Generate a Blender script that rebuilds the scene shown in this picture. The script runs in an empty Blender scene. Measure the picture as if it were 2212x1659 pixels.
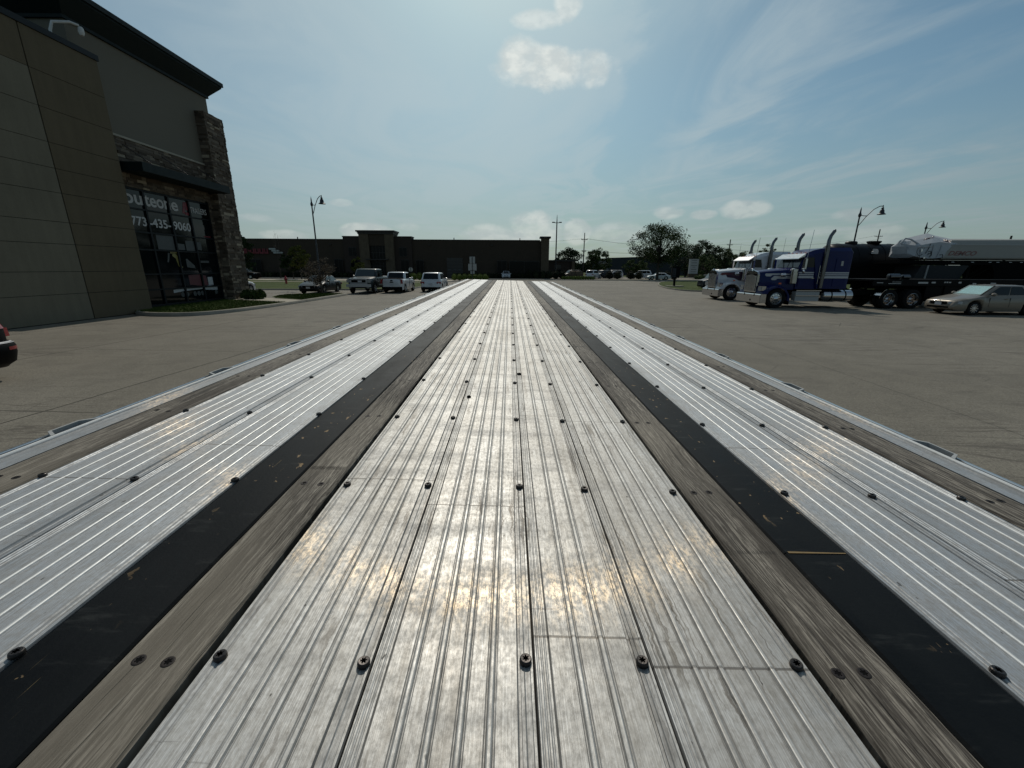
import bpy, bmesh, math, random
from mathutils import Vector, Matrix
R = math.radians
S = bpy.context.scene
C = S.collection
random.seed(7)

# ---------------------------------------------------------------- camera
PITCH, YAW, ROLL, CAMH = R(15.64), R(0.38), R(0.3), 2.1
fw = Vector((math.sin(YAW)*math.cos(PITCH), math.cos(YAW)*math.cos(PITCH), -math.sin(PITCH)))
rt = Vector((math.cos(YAW), -math.sin(YAW), 0))
up = rt.cross(fw)
rt2 = rt*math.cos(ROLL) + up*math.sin(ROLL)
up2 = up*math.cos(ROLL) - rt*math.sin(ROLL)
cd = bpy.data.cameras.new('camera'); cam = bpy.data.objects.new('camera', cd); C.objects.link(cam)
cam.matrix_world = Matrix(((rt2.x, up2.x, -fw.x, 0), (rt2.y, up2.y, -fw.y, 0), (rt2.z, up2.z, -fw.z, CAMH), (0, 0, 0, 1)))
cd.sensor_width = 36; cd.lens = 36*895/2212; cd.clip_start = 0.02; cd.clip_end = 3000
S.camera = cam
S.render.resolution_x = 1024; S.render.resolution_y = 768

# ---------------------------------------------------------------- light
SUN_EL, SUN_AZ = R(44.2), R(-2.5)          # azimuth measured from +Y towards +X
sdir = Vector((math.sin(SUN_AZ)*math.cos(SUN_EL), math.cos(SUN_AZ)*math.cos(SUN_EL), math.sin(SUN_EL)))
sl = bpy.data.lights.new('sun', 'SUN'); sl.energy = 2.9; sl.angle = R(0.53); sl.color = (1, 0.93, 0.82)
so = bpy.data.objects.new('sun', sl); C.objects.link(so)
so.rotation_euler = sdir.to_track_quat('Z', 'Y').to_euler()
S.view_settings.view_transform = 'Standard'; S.view_settings.look = 'None'
S.view_settings.exposure = -0.35; S.view_settings.gamma = 1
S.view_settings.use_curve_mapping = False

class NT:
    def __init__(s, nt): s.nt = nt
    def n(s, t, **kw):
        nd = s.nt.nodes.new(t)
        for k, v in kw.items(): setattr(nd, k, v)
        return nd
    def put(s, sock, v):
        if isinstance(v, bpy.types.NodeSocket): s.nt.links.new(v, sock)
        elif v is not None:
            if hasattr(sock, 'default_value'):
                dv = sock.default_value
                if hasattr(dv, '__len__') and not hasattr(v, '__len__'): v = (v,)*len(dv)
                if hasattr(dv, '__len__') and len(dv) == 4 and len(v) == 3: v = (*v, 1)
                sock.default_value = v
    def math(s, op, a, b=None, c=None, clamp=False):
        nd = s.n('ShaderNodeMath', operation=op, use_clamp=clamp)
        s.put(nd.inputs[0], a)
        if b is not None: s.put(nd.inputs[1], b)
        if c is not None: s.put(nd.inputs[2], c)
        return nd.outputs[0]
    def vmath(s, op, a, b=None, out=0):
        nd = s.n('ShaderNodeVectorMath', operation=op)
        s.put(nd.inputs[0], a)
        if b is not None: s.put(nd.inputs[1], b)
        return nd.outputs[out]
    def mapr(s, v, a, b, c=0., d=1., smooth=True):
        nd = s.n('ShaderNodeMapRange', interpolation_type='SMOOTHSTEP' if smooth else 'LINEAR')
        s.put(nd.inputs[0], v); s.put(nd.inputs[1], a); s.put(nd.inputs[2], b); s.put(nd.inputs[3], c); s.put(nd.inputs[4], d)
        return nd.outputs[0]
    def mix(s, f, a, b, blend='MIX'):
        nd = s.n('ShaderNodeMix', data_type='RGBA', blend_type=blend)
        s.put(nd.inputs[0], f); s.put(nd.inputs[6], a); s.put(nd.inputs[7], b)
        return nd.outputs[2]
    def noise(s, vec, scale=5., detail=3., rough=.5, dist=0.):
        nd = s.n('ShaderNodeTexNoise'); s.put(nd.inputs['Vector'], vec)
        s.put(nd.inputs['Scale'], scale); s.put(nd.inputs['Detail'], detail); s.put(nd.inputs['Roughness'], rough); s.put(nd.inputs['Distortion'], dist)
        return nd.outputs[0]
    def map(s, vec, scale=(1, 1, 1), loc=(0, 0, 0), rot=(0, 0, 0)):
        nd = s.n('ShaderNodeMapping'); s.put(nd.inputs[0], vec)
        nd.inputs['Location'].default_value = loc; nd.inputs['Rotation'].default_value = rot; nd.inputs['Scale'].default_value = scale
        return nd.outputs[0]
    def sep(s, v):
        nd = s.n('ShaderNodeSeparateXYZ'); s.put(nd.inputs[0], v); return nd.outputs
    def comb(s, x, y, z):
        nd = s.n('ShaderNodeCombineXYZ'); s.put(nd.inputs[0], x); s.put(nd.inputs[1], y); s.put(nd.inputs[2], z); return nd.outputs[0]
    def bump(s, h, strength=.3, dist=.01):
        nd = s.n('ShaderNodeBump'); s.put(nd.inputs['Height'], h)
        nd.inputs['Strength'].default_value = strength; nd.inputs['Distance'].default_value = dist
        return nd.outputs[0]

# ---------------------------------------------------------------- sky
W = bpy.data.worlds.new('World'); S.world = W; W.use_nodes = True
wt = NT(W.node_tree); W.node_tree.nodes.clear()
sky = wt.n('ShaderNodeTexSky', sky_type='NISHITA', sun_disc=False, sun_elevation=SUN_EL, sun_rotation=SUN_AZ,
           altitude=200, air_density=1.0, dust_density=1.6, ozone_density=1.5)
d = wt.vmath('NORMALIZE', wt.n('ShaderNodeTexCoord').outputs['Generated'])
dx, dy, dz = wt.sep(d)
dzc = wt.math('MAXIMUM', dz, 0.02)
def skydir(px, py):
    v = rt2*(px-1106)/895 - up2*(py-829.5)/895 + fw
    return v.normalized()
# high thin veil, laid on a plane far overhead
pl = wt.comb(wt.math('DIVIDE', dx, dzc), wt.math('DIVIDE', dy, dzc), 0.)
ci = wt.noise(wt.map(pl, (.9, .42, 1), (3.1, .4, 0), (0, 0, R(28))), 1.3, 8, .58, 1.1)
ci2 = wt.noise(wt.map(pl, (.5, .22, 1), (1.7, 2.2, 0), (0, 0, R(-30))), .9, 3, .5, .5)
v1 = wt.math('MULTIPLY', wt.mapr(ci, .36, .70), wt.mapr(ci2, .30, .60))
edge = wt.math('ADD', wt.vmath('DOT_PRODUCT', d, tuple(skydir(760, 60)), out=1), wt.math('MULTIPLY', wt.math('SUBTRACT', ci, .5), .25))
bank = wt.math('MULTIPLY', wt.mapr(edge, .845, .885), wt.math('MULTIPLY', wt.mapr(ci2, .2, .55, .5, 1.), wt.mapr(ci, .30, .62, .45, 1.)))
veil = wt.math('MAXIMUM', v1, wt.math('MULTIPLY', bank, .9))
toward = wt.vmath('DOT_PRODUCT', d, tuple(sdir), out=1)
glow = wt.mapr(toward, .45, 1., 0., 1.)
skyc = wt.mix(1., sky.outputs[0], (.80, 1.06, 1.02, 1), 'MULTIPLY')
hz = wt.mapr(dz, -.02, .34, 1., 0.)
low = wt.mix(wt.math('MULTIPLY', hz, .62), skyc, (4.1, 4.95, 5.25, 1))
veilc = wt.mix(glow, (4.9, 5.8, 6.2, 1), (8.6, 10.1, 10.5, 1))
c1 = wt.mix(wt.math('MULTIPLY', veil, .55), low, veilc)
# small cumulus, each in its own direction of the sky
nz = wt.noise(wt.map(d, (9, 9, 12)), 1.15, 8, .55, .2)
nz2 = wt.noise(wt.map(d, (9, 9, 16), (.3, 0, -.11)), 2.6, 6, .55, .2)
CLOUDS = [(1195, 150, 120, 34, 1.), (1275, 150, 45, 36, 1.), (1122, 128, 45, 36, 1.), (1160, 42, 52, 16, .62), (1230, 8, 30, 26, .7),
          (1150, 497, 55, 30, .8), (1068, 508, 75, 20, .62), (1246, 500, 26, 22, .6), (1335, 503, 50, 20, .45),
          (1447, 459, 30, 12, .62), (1518, 463, 26, 9, .62), (1606, 452, 40, 17, .66), (800, 500, 50, 14, .7), (1842, 466, 34, 14, .5),
          (1780, 500, 60, 12, .4), (620, 508, 40, 11, .6), (735, 438, 22, 7, .35), (878, 490, 26, 9, .35), (1900, 505, 60, 18, .45), (560, 470, 30, 8, .25)]
cm = None
for (px, py, hw, hh, st) in CLOUDS:
    c0 = skydir(px, py); r0 = Vector((c0.y, -c0.x, 0)).normalized(); u0 = r0.cross(c0)
    cosr = 1/math.sqrt(1+((px-1106)**2+(py-829.5)**2)/895**2)
    a = wt.math('MULTIPLY', wt.vmath('DOT_PRODUCT', wt.vmath('SUBTRACT', d, tuple(c0)), tuple(r0), out=1), 895/(hw*cosr))
    b = wt.math('MULTIPLY', wt.vmath('DOT_PRODUCT', wt.vmath('SUBTRACT', d, tuple(c0)), tuple(u0), out=1), 895/(hh*cosr))
    q = wt.math('ADD', wt.math('MULTIPLY', a, a), wt.math('MULTIPLY', b, b))
    g_ = wt.mapr(q, 0., 2.6, 1., 0., True)
    m = wt.math('MULTIPLY', wt.mapr(wt.math('ADD', g_, wt.math('MULTIPLY', wt.math('SUBTRACT', nz, .5), 2.3)), .30, 1.0), st)
    m = wt.math('MULTIPLY', m, wt.mapr(g_, .02, .25))
    cm = m if cm is None else wt.math('MAXIMUM', cm, m)
cl_dark = wt.mix(glow, (4.6, 5.2, 5.5, 1), (10.6, 11.4, 11.2, 1))
cl_lit = wt.mix(glow, (7.0, 7.6, 7.4, 1), (14.0, 14.4, 13.6, 1))
clc = wt.mix(wt.mapr(nz2, .36, .62), cl_dark, cl_lit)
c2 = wt.mix(wt.math('MULTIPLY', cm, .85), c1, clc)
bg = wt.n('ShaderNodeBackground'); wt.put(bg.inputs[0], c2); bg.inputs[1].default_value = .075
wo = wt.n('ShaderNodeOutputWorld'); W.node_tree.links.new(bg.outputs[0], wo.inputs[0])

# ---------------------------------------------------------------- materials
MATS = {}
def new_mat(name):
    m = bpy.data.materials.new(name); m.use_nodes = True
    t = NT(m.node_tree); p = m.node_tree.nodes['Principled BSDF']; MATS[name] = m
    return m, t, p
def plain(name, col, rough=.5, metal=0., spec=.5, var=.12, scale=8., bump=0., coat=0.):
    m, t, p = new_mat(name)
    o = t.n('ShaderNodeTexCoord').outputs['Object']
    f = t.noise(o, scale, 4, .6)
    c = t.mix(f, tuple(x*(1-var) for x in col), tuple(min(1, x*(1+var)) for x in col))
    t.put(p.inputs['Base Color'], c)
    t.put(p.inputs['Roughness'], t.mapr(f, .2, .8, max(0, rough*.85), min(1, rough*1.15), False))
    p.inputs['Metallic'].default_value = metal
    p.inputs['Specular IOR Level'].default_value = spec
    p.inputs['Coat Weight'].default_value = coat; p.inputs['Coat Roughness'].default_value = .05
    if bump: t.put(p.inputs['Normal'], t.bump(t.noise(o, scale*6, 4, .6), bump, .01))
    return m
chrome = plain('chrome', (.50, .50, .51), .14, 1., var=.04)
alloy = plain('alloy', (.6, .6, .6), .25, .9, var=.06)
tyre = plain('tyre_rubber', (.008, .008, .008), .85, spec=.2, var=.3, scale=20)
black = plain('black_paint', (.003, .003, .0035), .5, spec=.10, var=.3)
matblack = plain('matt_black', (.0035, .0035, .0035), .85, spec=.08, var=.3)
glass = plain('dark_glass', (.004, .006, .007), .06, spec=.32, var=.1)
glass2 = plain('tinted_glass', (.02, .035, .035), .08, spec=.6, var=.1)
white = plain('white_paint', (.55, .56, .57), .3, var=.03, coat=.6)
bluep = plain('blue_paint', (.001, .007, .070), .35, spec=.2, var=.05, coat=.12)
tanp = plain('champagne_paint', (.20, .172, .135), .4, .35, var=.04, coat=.5)
dgreen = plain('dark_green_paint', (.006, .013, .015), .35, spec=.3, var=.1, coat=.12)
navy = plain('navy_paint', (.005, .008, .012), .38, spec=.25, var=.1, coat=.05)
purple = plain('purple_paint', (.03, .008, .03), .3, var=.3, scale=2, coat=.5)
maroon = plain('maroon_paint', (.12, .015, .02), .3, var=.2, coat=.5)
redlens = plain('red_lens', (.22, .004, .010), .25, var=.1, coat=.6)
amber = plain('amber_lens', (.6, .10, .03), .3, var=.1)
clearlens = plain('clear_lens', (.30, .31, .31), .12, var=.25, scale=30)
plate = plain('plate_white', (.45, .47, .5), .5, var=.1, scale=40)
silver = plain('silver_stripe', (.42, .43, .45), .4, .2, var=.05)
iron = plain('dark_iron', (.016, .017, .022), .5, var=.2)
woodpole = plain('pole_wood', (.05, .04, .032), .9, var=.3)
tarp = plain('white_tarp', (.42, .44, .46), .6, var=.15, scale=1.6, bump=.3)
greyp = plain('grey_steel', (.30, .29, .26), .5, var=.06, scale=2)
greyl = plain('light_grey_steel', (.36, .36, .35), .45, var=.05, scale=2)
tankm = plain('tank_black', (.005, .006, .007), .45, spec=.14, var=.15, scale=3)
dchrome = plain('stack_chrome', (.13, .13, .135), .22, 1., var=.3, scale=3)
fglass = plain('far_glass', (.003, .004, .005), .15, spec=.12, var=.1)
hyd = plain('hydrant_red', (.30, .012, .02), .45, var=.1)
signback = plain('sign_grey', (.34, .35, .34), .5, .3, var=.08, scale=4)
stickers = plain('sticker_white', (.45, .45, .44), .5, var=.2, scale=30)
letters = plain('vinyl_white', (.50, .49, .48), .6, var=.05)
vred = plain('vinyl_red', (.16, .010, .02), .5, var=.1)
vyel = plain('vinyl_yellow', (.20, .17, .04), .5, var=.1)
vgrey = plain('vinyl_grey', (.05, .055, .055), .5, var=.5, scale=5)
bark = plain('bark', (.045, .035, .028), .9, var=.3, scale=12, bump=.6)
screwm = plain('screw_steel', (.045, .040, .038), .38, .7, var=.5, scale=220)
rust = plain('rusty_screw', (.010, .006, .005), .6, .4, var=.5, scale=260)
hole = plain('hole_black', (.003, .003, .003), .9, spec=.1, var=.1)
sunshade = plain('sunshade', (.42, .72, .72), .3, .3, var=.2, scale=5)
shutter = plain('dark_trim', (.005, .007, .009), .5, spec=.2, var=.15)
eaves = plain('cornice_green', (.006, .012, .012), .6, spec=.2, var=.1, scale=3)
stucco = plain('stucco_taupe', (.150, .136, .108), .9, spec=.2, var=.07, scale=1.2, bump=.25)
def conc(name, col, var=.1, s=1.):
    m, t, p = new_mat(name)
    o = t.n('ShaderNodeTexCoord').outputs['Object']
    a = t.noise(o, .5*s, 5, .6); b = t.noise(o, 14*s, 4, .7); st = t.noise(t.map(o, (3, 3, .35)), 1.3, 4, .6)
    f = t.math('ADD', t.math('MULTIPLY', a, .45), t.math('ADD', t.math('MULTIPLY', b, .2), t.math('MULTIPLY', st, .35)))
    t.put(p.inputs['Base Color'], t.mix(t.mapr(f, .3, .7), tuple(x*(1-var) for x in col), tuple(x*(1+var) for x in col)))
    p.inputs['Roughness'].default_value = .9; p.inputs['Specular IOR Level'].default_value = .2
    t.put(p.inputs['Normal'], t.bump(b, .25, .01))
    return m
c_grey = conc('wall_grey', (.165, .145, .105), .14)
c_tan = conc('wall_tan', (.118, .094, .060), .14)
c_curb = conc('kerb_concrete', (.27, .25, .21), .18, 3)
c_walk = conc('walk_concrete', (.34, .31, .25), .14, 1)
far_brown = conc('far_wall_brown', (.050, .038, .028), .1)
far_dark = conc('far_wall_dark', (.045, .034, .028), .1)
far_stone = conc('far_wall_stone', (.095, .075, .052), .25, 3)
far_trim = plain('far_trim', (.02, .016, .014), .6)
garage = plain('garage_door', (.04, .035, .03), .6)
def stone_mat():
    m, t, p = new_mat('ledge_stone')
    g_ = t.n('ShaderNodeNewGeometry').outputs['Random Per Island']
    o = t.n('ShaderNodeTexCoord').outputs['Object']
    r = t.n('ShaderNodeValToRGB'); t.put(r.inputs[0], g_)
    e = r.color_ramp.elements; e[0].position = 0; e[0].color = (.060, .048, .036, 1); e[1].position = 1; e[1].color = (.42, .35, .26, 1)
    for ps, c in ((.3, (.12, .09, .065, 1)), (.55, (.10, .082, .066, 1)), (.8, (.17, .137, .105, 1)), (.93, (.22, .18, .135, 1))):
        x = e.new(ps); x.color = c
    n = t.noise(o, 9, 5, .65)
    t.put(p.inputs['Base Color'], t.mix(t.mapr(n, .25, .75, .25, 0.), r.outputs[0], (.03, .025, .02, 1)))
    p.inputs['Roughness'].default_value = .9; p.inputs['Specular IOR Level'].default_value = .2
    t.put(p.inputs['Normal'], t.bump(n, .7, .03))
    return m
stone = stone_mat()
def leaf_mat(name, c0, c1, c2):
    m, t, p = new_mat(name)
    g_ = t.n('ShaderNodeNewGeometry').outputs['Random Per Island']
    r = t.n('ShaderNodeValToRGB'); t.put(r.inputs[0], g_)
    e = r.color_ramp.elements; e[0].color = (*c0, 1); e[1].color = (*c2, 1); x = e.new(.55); x.color = (*c1, 1)
    t.put(p.inputs['Base Color'], r.outputs[0]); p.inputs['Roughness'].default_value = .8
    p.inputs['Specular IOR Level'].default_value = .08
    return m
lf_dark = leaf_mat('leaf_dark', (.008, .016, .006), (.018, .034, .012), (.035, .058, .018))
lf_mid = leaf_mat('leaf_mid', (.014, .028, .008), (.030, .054, .012), (.070, .092, .022))
lf_yel = leaf_mat('leaf_yellowish', (.03, .04, .01), (.07, .08, .018), (.13, .12, .03))
lf_red = leaf_mat('leaf_russet', (.04, .03, .022), (.12, .09, .065), (.30, .23, .16))
lf_hedge = leaf_mat('leaf_hedge', (.006, .009, .005), (.014, .018, .009), (.03, .035, .014))
lf_bush = leaf_mat('leaf_bush', (.04, .06, .012), (.08, .11, .02), (.14, .17, .035))
blade = leaf_mat('grass_blade', (.028, .045, .008), (.05, .08, .014), (.09, .115, .025))

def ground_mat():
    m, t, p = new_mat('lot_concrete')
    o = t.n('ShaderNodeTexCoord').outputs['Object']
    x, y, z = t.sep(t.map(o, rot=(0, 0, R(3.8))))
    wob = t.math('MULTIPLY', t.math('SUBTRACT', t.noise(o, .9, 3, .6), .5), .12)
    def joint(v, per, off, w):
        a = t.math('FRACT', t.math('DIVIDE', t.math('ADD', t.math('ADD', v, off), wob), per))
        e = t.math('MULTIPLY', t.math('ABSOLUTE', t.math('SUBTRACT', a, .5)), per)
        return t.mapr(e, w*.45, w*1.3, 1., 0.)
    jx = joint(x, 4.6, 9.65, .022); jy = joint(y, 4.6, 1.5, .016)
    jj = t.math('MULTIPLY', t.math('MAXIMUM', jx, t.math('MULTIPLY', jy, .75)), t.mapr(x, -5., 1., 1., .42))
    big = t.noise(o, .16, 5, .6, .4); mid = t.noise(o, 1.3, 5, .65, .6); fine = t.noise(o, 42, 4, .85); fine2 = t.noise(o, 16, 4, .85)
    col = t.mix(t.mapr(big, .3, .7), (.168, .152, .120, 1), (.218, .199, .162, 1))
    col = t.mix(t.mapr(mid, .40, .66, 0., .38), col, (.105, .095, .078, 1))
    col = t.mix(t.mapr(t.math('ADD', t.math('MULTIPLY', fine, .6), t.math('MULTIPLY', fine2, .4)), .42, .54, .6, 0.), col, (.07, .065, .054, 1))
    col = t.mix(t.mapr(fine, .55, .68, 0., .4), col, (.46, .43, .37, 1))
    # tyre tracks: long thin arcs
    tw = t.noise(t.map(o, (.10, .9, 1), rot=(0, 0, R(12))), 1.1, 5, .6, 1.2)
    tw2 = t.noise(t.map(o, (.05, 1.6, 1), rot=(0, 0, R(-17))), 1.3, 4, .6, .8)
    tr = t.math('MAXIMUM', t.mapr(t.math('ABSOLUTE', t.math('SUBTRACT', tw, .5)), 0., .022, 1., 0.), t.mapr(t.math('ABSOLUTE', t.math('SUBTRACT', tw2, .52)), 0., .018, .8, 0.))
    tr = t.math('MULTIPLY', tr, t.mapr(t.noise(o, .35, 3, .5), .42, .62))
    col = t.mix(t.math('MULTIPLY', tr, .7), col, (.075, .065, .055, 1))
    spots = t.mapr(t.noise(o, 2.2, 3, .6), .66, .74)
    col = t.mix(t.math('MULTIPLY', spots, .35), col, (.05, .045, .04, 1))
    # hairline cracks
    vo = t.n('ShaderNodeTexVoronoi', feature='DISTANCE_TO_EDGE'); t.put(vo.inputs['Vector'], t.vmath('ADD', t.map(o, (.28, .2, 1)), t.vmath('MULTIPLY', t.n('ShaderNodeTexNoise').outputs[1], (0, 0, 0))))
    t.put(vo.inputs['Scale'], 1.)
    ck = t.math('MULTIPLY', t.mapr(vo.outputs[0], .0008, .003, 1., 0.), t.mapr(t.noise(o, .25, 2, .5), .5, .6))
    col = t.mix(t.math('MAXIMUM', t.math('MULTIPLY', jj, .88), t.math('MULTIPLY', ck, .5)), col, (.03, .027, .022, 1))
    t.put(p.inputs['Base Color'], col); p.inputs['Roughness'].default_value = .85; p.inputs['Specular IOR Level'].default_value = .25
    h = t.math('SUBTRACT', t.math('MULTIPLY', fine, .5), jj)
    t.put(p.inputs['Normal'], t.bump(h, .5, .01))
    return m
lotm = ground_mat()
def grass_mat():
    m, t, p = new_mat('turf')
    o = t.n('ShaderNodeTexCoord').outputs['Object']
    a = t.noise(o, .35, 4, .6); b = t.noise(o, 9, 5, .8); c_ = t.noise(t.map(o, (1, 3, 1)), 2.2, 4, .6)
    col = t.mix(t.mapr(a, .3, .7), (.038, .060, .010, 1), (.070, .095, .020, 1))
    col = t.mix(t.mapr(b, .35, .65, .6, 0.), col, (.018, .028, .006, 1))
    col = t.mix(t.mapr(c_, .55, .75, 0., .4), col, (.075, .085, .022, 1))
    t.put(p.inputs['Base Color'], col); p.inputs['Roughness'].default_value = .9; p.inputs['Specular IOR Level'].default_value = .1
    t.put(p.inputs['Normal'], t.bump(b, 1., .06))
    return m
turf = grass_mat()
def alu_mat():
    m, t, p = new_mat('worn_aluminium')
    o = t.n('ShaderNodeTexCoord').outputs['Object']
    x, y, z = t.sep(o)
    wav = t.math('MULTIPLY', t.math('SUBTRACT', t.noise(t.comb(t.math('MULTIPLY', x, 6.), t.math('MULTIPLY', y, 22.), 0.), 1., 4, .65), .5), .022)
    xs = t.math('ADD', x, wav)
    st = t.noise(t.comb(t.math('MULTIPLY', xs, 34.), t.math('MULTIPLY', y, .8), 0.), 1., 3, .5)
    line = t.mapr(t.math('ABSOLUTE', t.math('SUBTRACT', st, .5)), 0., .030, 1., 0.)
    line = t.math('MULTIPLY', line, t.mapr(t.noise(t.map(o, (5, 2.2, 1), (5, 0, 0)), 1.4, 3, .6), .46, .66))
    mott = t.noise(t.map(o, (1, .5, 1)), 150, 4, .75)
    orn = t.math('MULTIPLY', t.n('ShaderNodeObjectInfo').outputs['Random'], 40.)
    mott2 = t.noise(t.vmath('ADD', t.map(o, (1, .40, 1)), t.comb(orn, orn, 0.)), 52, 5, .72, .5)
    brush = t.noise(t.map(o, (700, 9, 1)), 1., 3, .6)
    cloud = t.noise(t.map(o, (2.6, 1.0, 1)), 1.8, 5, .65, .4)
    cross = t.noise(t.map(o, (8, 150, 1), rot=(0, 0, R(2))), 1., 3, .6, .4)
    crossm = t.math('MULTIPLY', t.mapr(cross, .64, .74), t.mapr(t.noise(o, 2.6, 3, .6), .45, .62))
    far = t.noise(t.map(o, (4, 13, 1)), 1., 4, .7)
    clean = t.mapr(t.math('ABSOLUTE', x), .42, .70)     # feet and tyres keep the middle brown, the outer boards stay paler
    b0 = t.mix(t.mapr(cloud, .3, .7), (.43, .42, .40, 1), (.57, .57, .56, 1))
    b1 = t.mix(t.mapr(cloud, .3, .7), (.38, .405, .43, 1), (.48, .51, .54, 1))
    base = t.mix(clean, b0, b1)
    base = t.mix(t.mapr(mott, .42, .66, 0., .45), base, (.23, .215, .19, 1))
    base = t.mix(t.math('MULTIPLY', t.mapr(mott2, .46, .70, 0., .22), t.math('SUBTRACT', 1., t.math('MULTIPLY', clean, .6))), base, (.15, .13, .10, 1))
    base = t.mix(t.math('MULTIPLY', t.mapr(st, .52, .72, 0., .45), t.math('SUBTRACT', 1., t.math('MULTIPLY', clean, .7))), base, (.14, .12, .095, 1))
    base = t.mix(t.math('MULTIPLY', line, t.math('SUBTRACT', .85, t.math('MULTIPLY', clean, .7))), base, (.085, .068, .05, 1))
    base = t.mix(t.mapr(brush, .42, .62, .42, 0.), base, (.19, .175, .15, 1))
    base = t.mix(t.mapr(far, .5, .75, 0., .35), base, (.24, .23, .22, 1))
    base = t.mix(t.math('MULTIPLY', crossm, .6), base, (.16, .15, .14, 1))
    sp = t.mapr(t.noise(t.map(o, (1, .6, 1)), 75, 2, .5), .735, .77)
    base = t.mix(t.math('MULTIPLY', sp, .8), base, (.05, .045, .04, 1))
    a = t.math('FRACT', t.math('ADD', t.math('DIVIDE', y, .894), t.n('ShaderNodeObjectInfo').outputs['Random']))
    seam = t.mapr(t.math('ABSOLUTE', t.math('SUBTRACT', a, .5)), .0012, .003, 1., 0.)
    base = t.mix(t.math('MULTIPLY', seam, .85), base, (.12, .11, .10, 1))
    base = t.mix(t.math('MULTIPLY', t.mapr(z, .0008, .0018), t.math('ADD', .12, t.math('MULTIPLY', clean, .6))), base, (.80, .80, .78, 1))      # sun glint on the bead tops, painted in as paler colour
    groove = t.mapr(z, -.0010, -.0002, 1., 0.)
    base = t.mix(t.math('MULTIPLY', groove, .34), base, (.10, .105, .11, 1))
    t.put(p.inputs['Base Color'], base)
    p.inputs['Metallic'].default_value = .50
    t.put(p.inputs['Roughness'], t.math('ADD', t.mapr(mott, .3, .7, .52, .64, False), t.mapr(far, .35, .65, -.08, .06, False)))
    h = t.math('ADD', t.math('MULTIPLY', brush, .25), t.math('ADD', t.math('MULTIPLY', mott, .6), t.math('MULTIPLY', far, 2.)))
    h = t.math('SUBTRACT', h, t.math('MULTIPLY', seam, .6))
    bn = t.bump(h, .25, .0012)
    t.put(p.inputs['Normal'], bn)
    # thin burnished skin that still mirrors the sun, drawn out across the brushing
    gl = t.n('ShaderNodeBsdfAnisotropic'); gl.inputs['Color'].default_value = (1., .76, .44, 1)
    t.put(gl.inputs['Roughness'], .30); t.put(gl.inputs['Anisotropy'], .76); t.put(gl.inputs['Rotation'], .25); t.put(gl.inputs['Normal'], t.bump(t.math('ADD', t.math('MULTIPLY', brush, .2), t.math('MULTIPLY', mott, .3)), .12, .0012))
    tg = t.n('ShaderNodeTangent', direction_type='UV_MAP'); tg.uv_map = 'UVMap'
    t.put(gl.inputs['Tangent'], tg.outputs[0])
    mx = t.n('ShaderNodeMixShader')
    t.put(mx.inputs[0], t.math('MULTIPLY', t.mapr(mott2, .35, .6, .1, 1.), t.math('MULTIPLY', t.mapr(mott, .38, .62, .044, .001), t.mapr(t.noise(t.vmath('ADD', t.map(o, (6, 1.6, 1)), t.comb(orn, 0., 0.)), 1.6, 4, .6), .38, .62, .12, 1.))))
    t.put(mx.inputs[1], p.outputs[0]); t.put(mx.inputs[2], gl.outputs[0])
    t.put(m.node_tree.nodes['Material Output'].inputs[0], mx.outputs[0])
    return m
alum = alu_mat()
def wood_mat():
    m, t, p = new_mat('weathered_oak')
    o = t.n('ShaderNodeTexCoord').outputs['Object']
    wv = t.noise(t.map(o, (4, 1.6, 1)), 1., 3, .5)
    x, y, z = t.sep(o)
    xs = t.math('ADD', x, t.math('MULTIPLY', t.math('SUBTRACT', wv, .5), .06))
    g1 = t.noise(t.comb(t.math('MULTIPLY', xs, 190.), t.math('MULTIPLY', y, 3.6), z), 1., 4, .65)
    g2 = t.noise(t.comb(t.math('MULTIPLY', xs, 380.), t.math('MULTIPLY', y, 20.), z), 1., 4, .7)
    bg_ = t.noise(t.comb(t.math('MULTIPLY', xs, 13.), t.math('MULTIPLY', y, 1.1), z), 1., 4, .6)
    col = t.mix(t.mapr(g1, .36, .64), (.066, .057, .048, 1), (.33, .295, .245, 1))
    col = t.mix(t.mapr(bg_, .45, .64, 0., .80), col, (.045, .036, .028, 1))
    col = t.mix(t.mapr(g2, .42, .56, .8, 0.), col, (.03, .024, .018, 1))
    ck = t.noise(t.comb(t.math('MULTIPLY', xs, 110.), t.math('MULTIPLY', y, 1.6), 7.), 1., 3, .6)
    crack = t.mapr(ck, .60, .66)
    col = t.mix(t.math('MULTIPLY', crack, .85), col, (.010, .008, .007, 1))
    ln = t.noise(t.map(o, (1, .7, 1)), 1.3, 2, .5)
    col = t.mix(t.mapr(ln, .42, .62, 0., .4), col, (.30, .265, .21, 1))
    t.put(p.inputs['Base Color'], col); p.inputs['Roughness'].default_value = .75; p.inputs['Specular IOR Level'].default_value = .25
    t.put(p.inputs['Normal'], t.bump(t.math('SUBTRACT', t.math('ADD', g1, t.math('MULTIPLY', g2, .6)), crack), .9, .0025))
    return m
oak = wood_mat()
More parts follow.
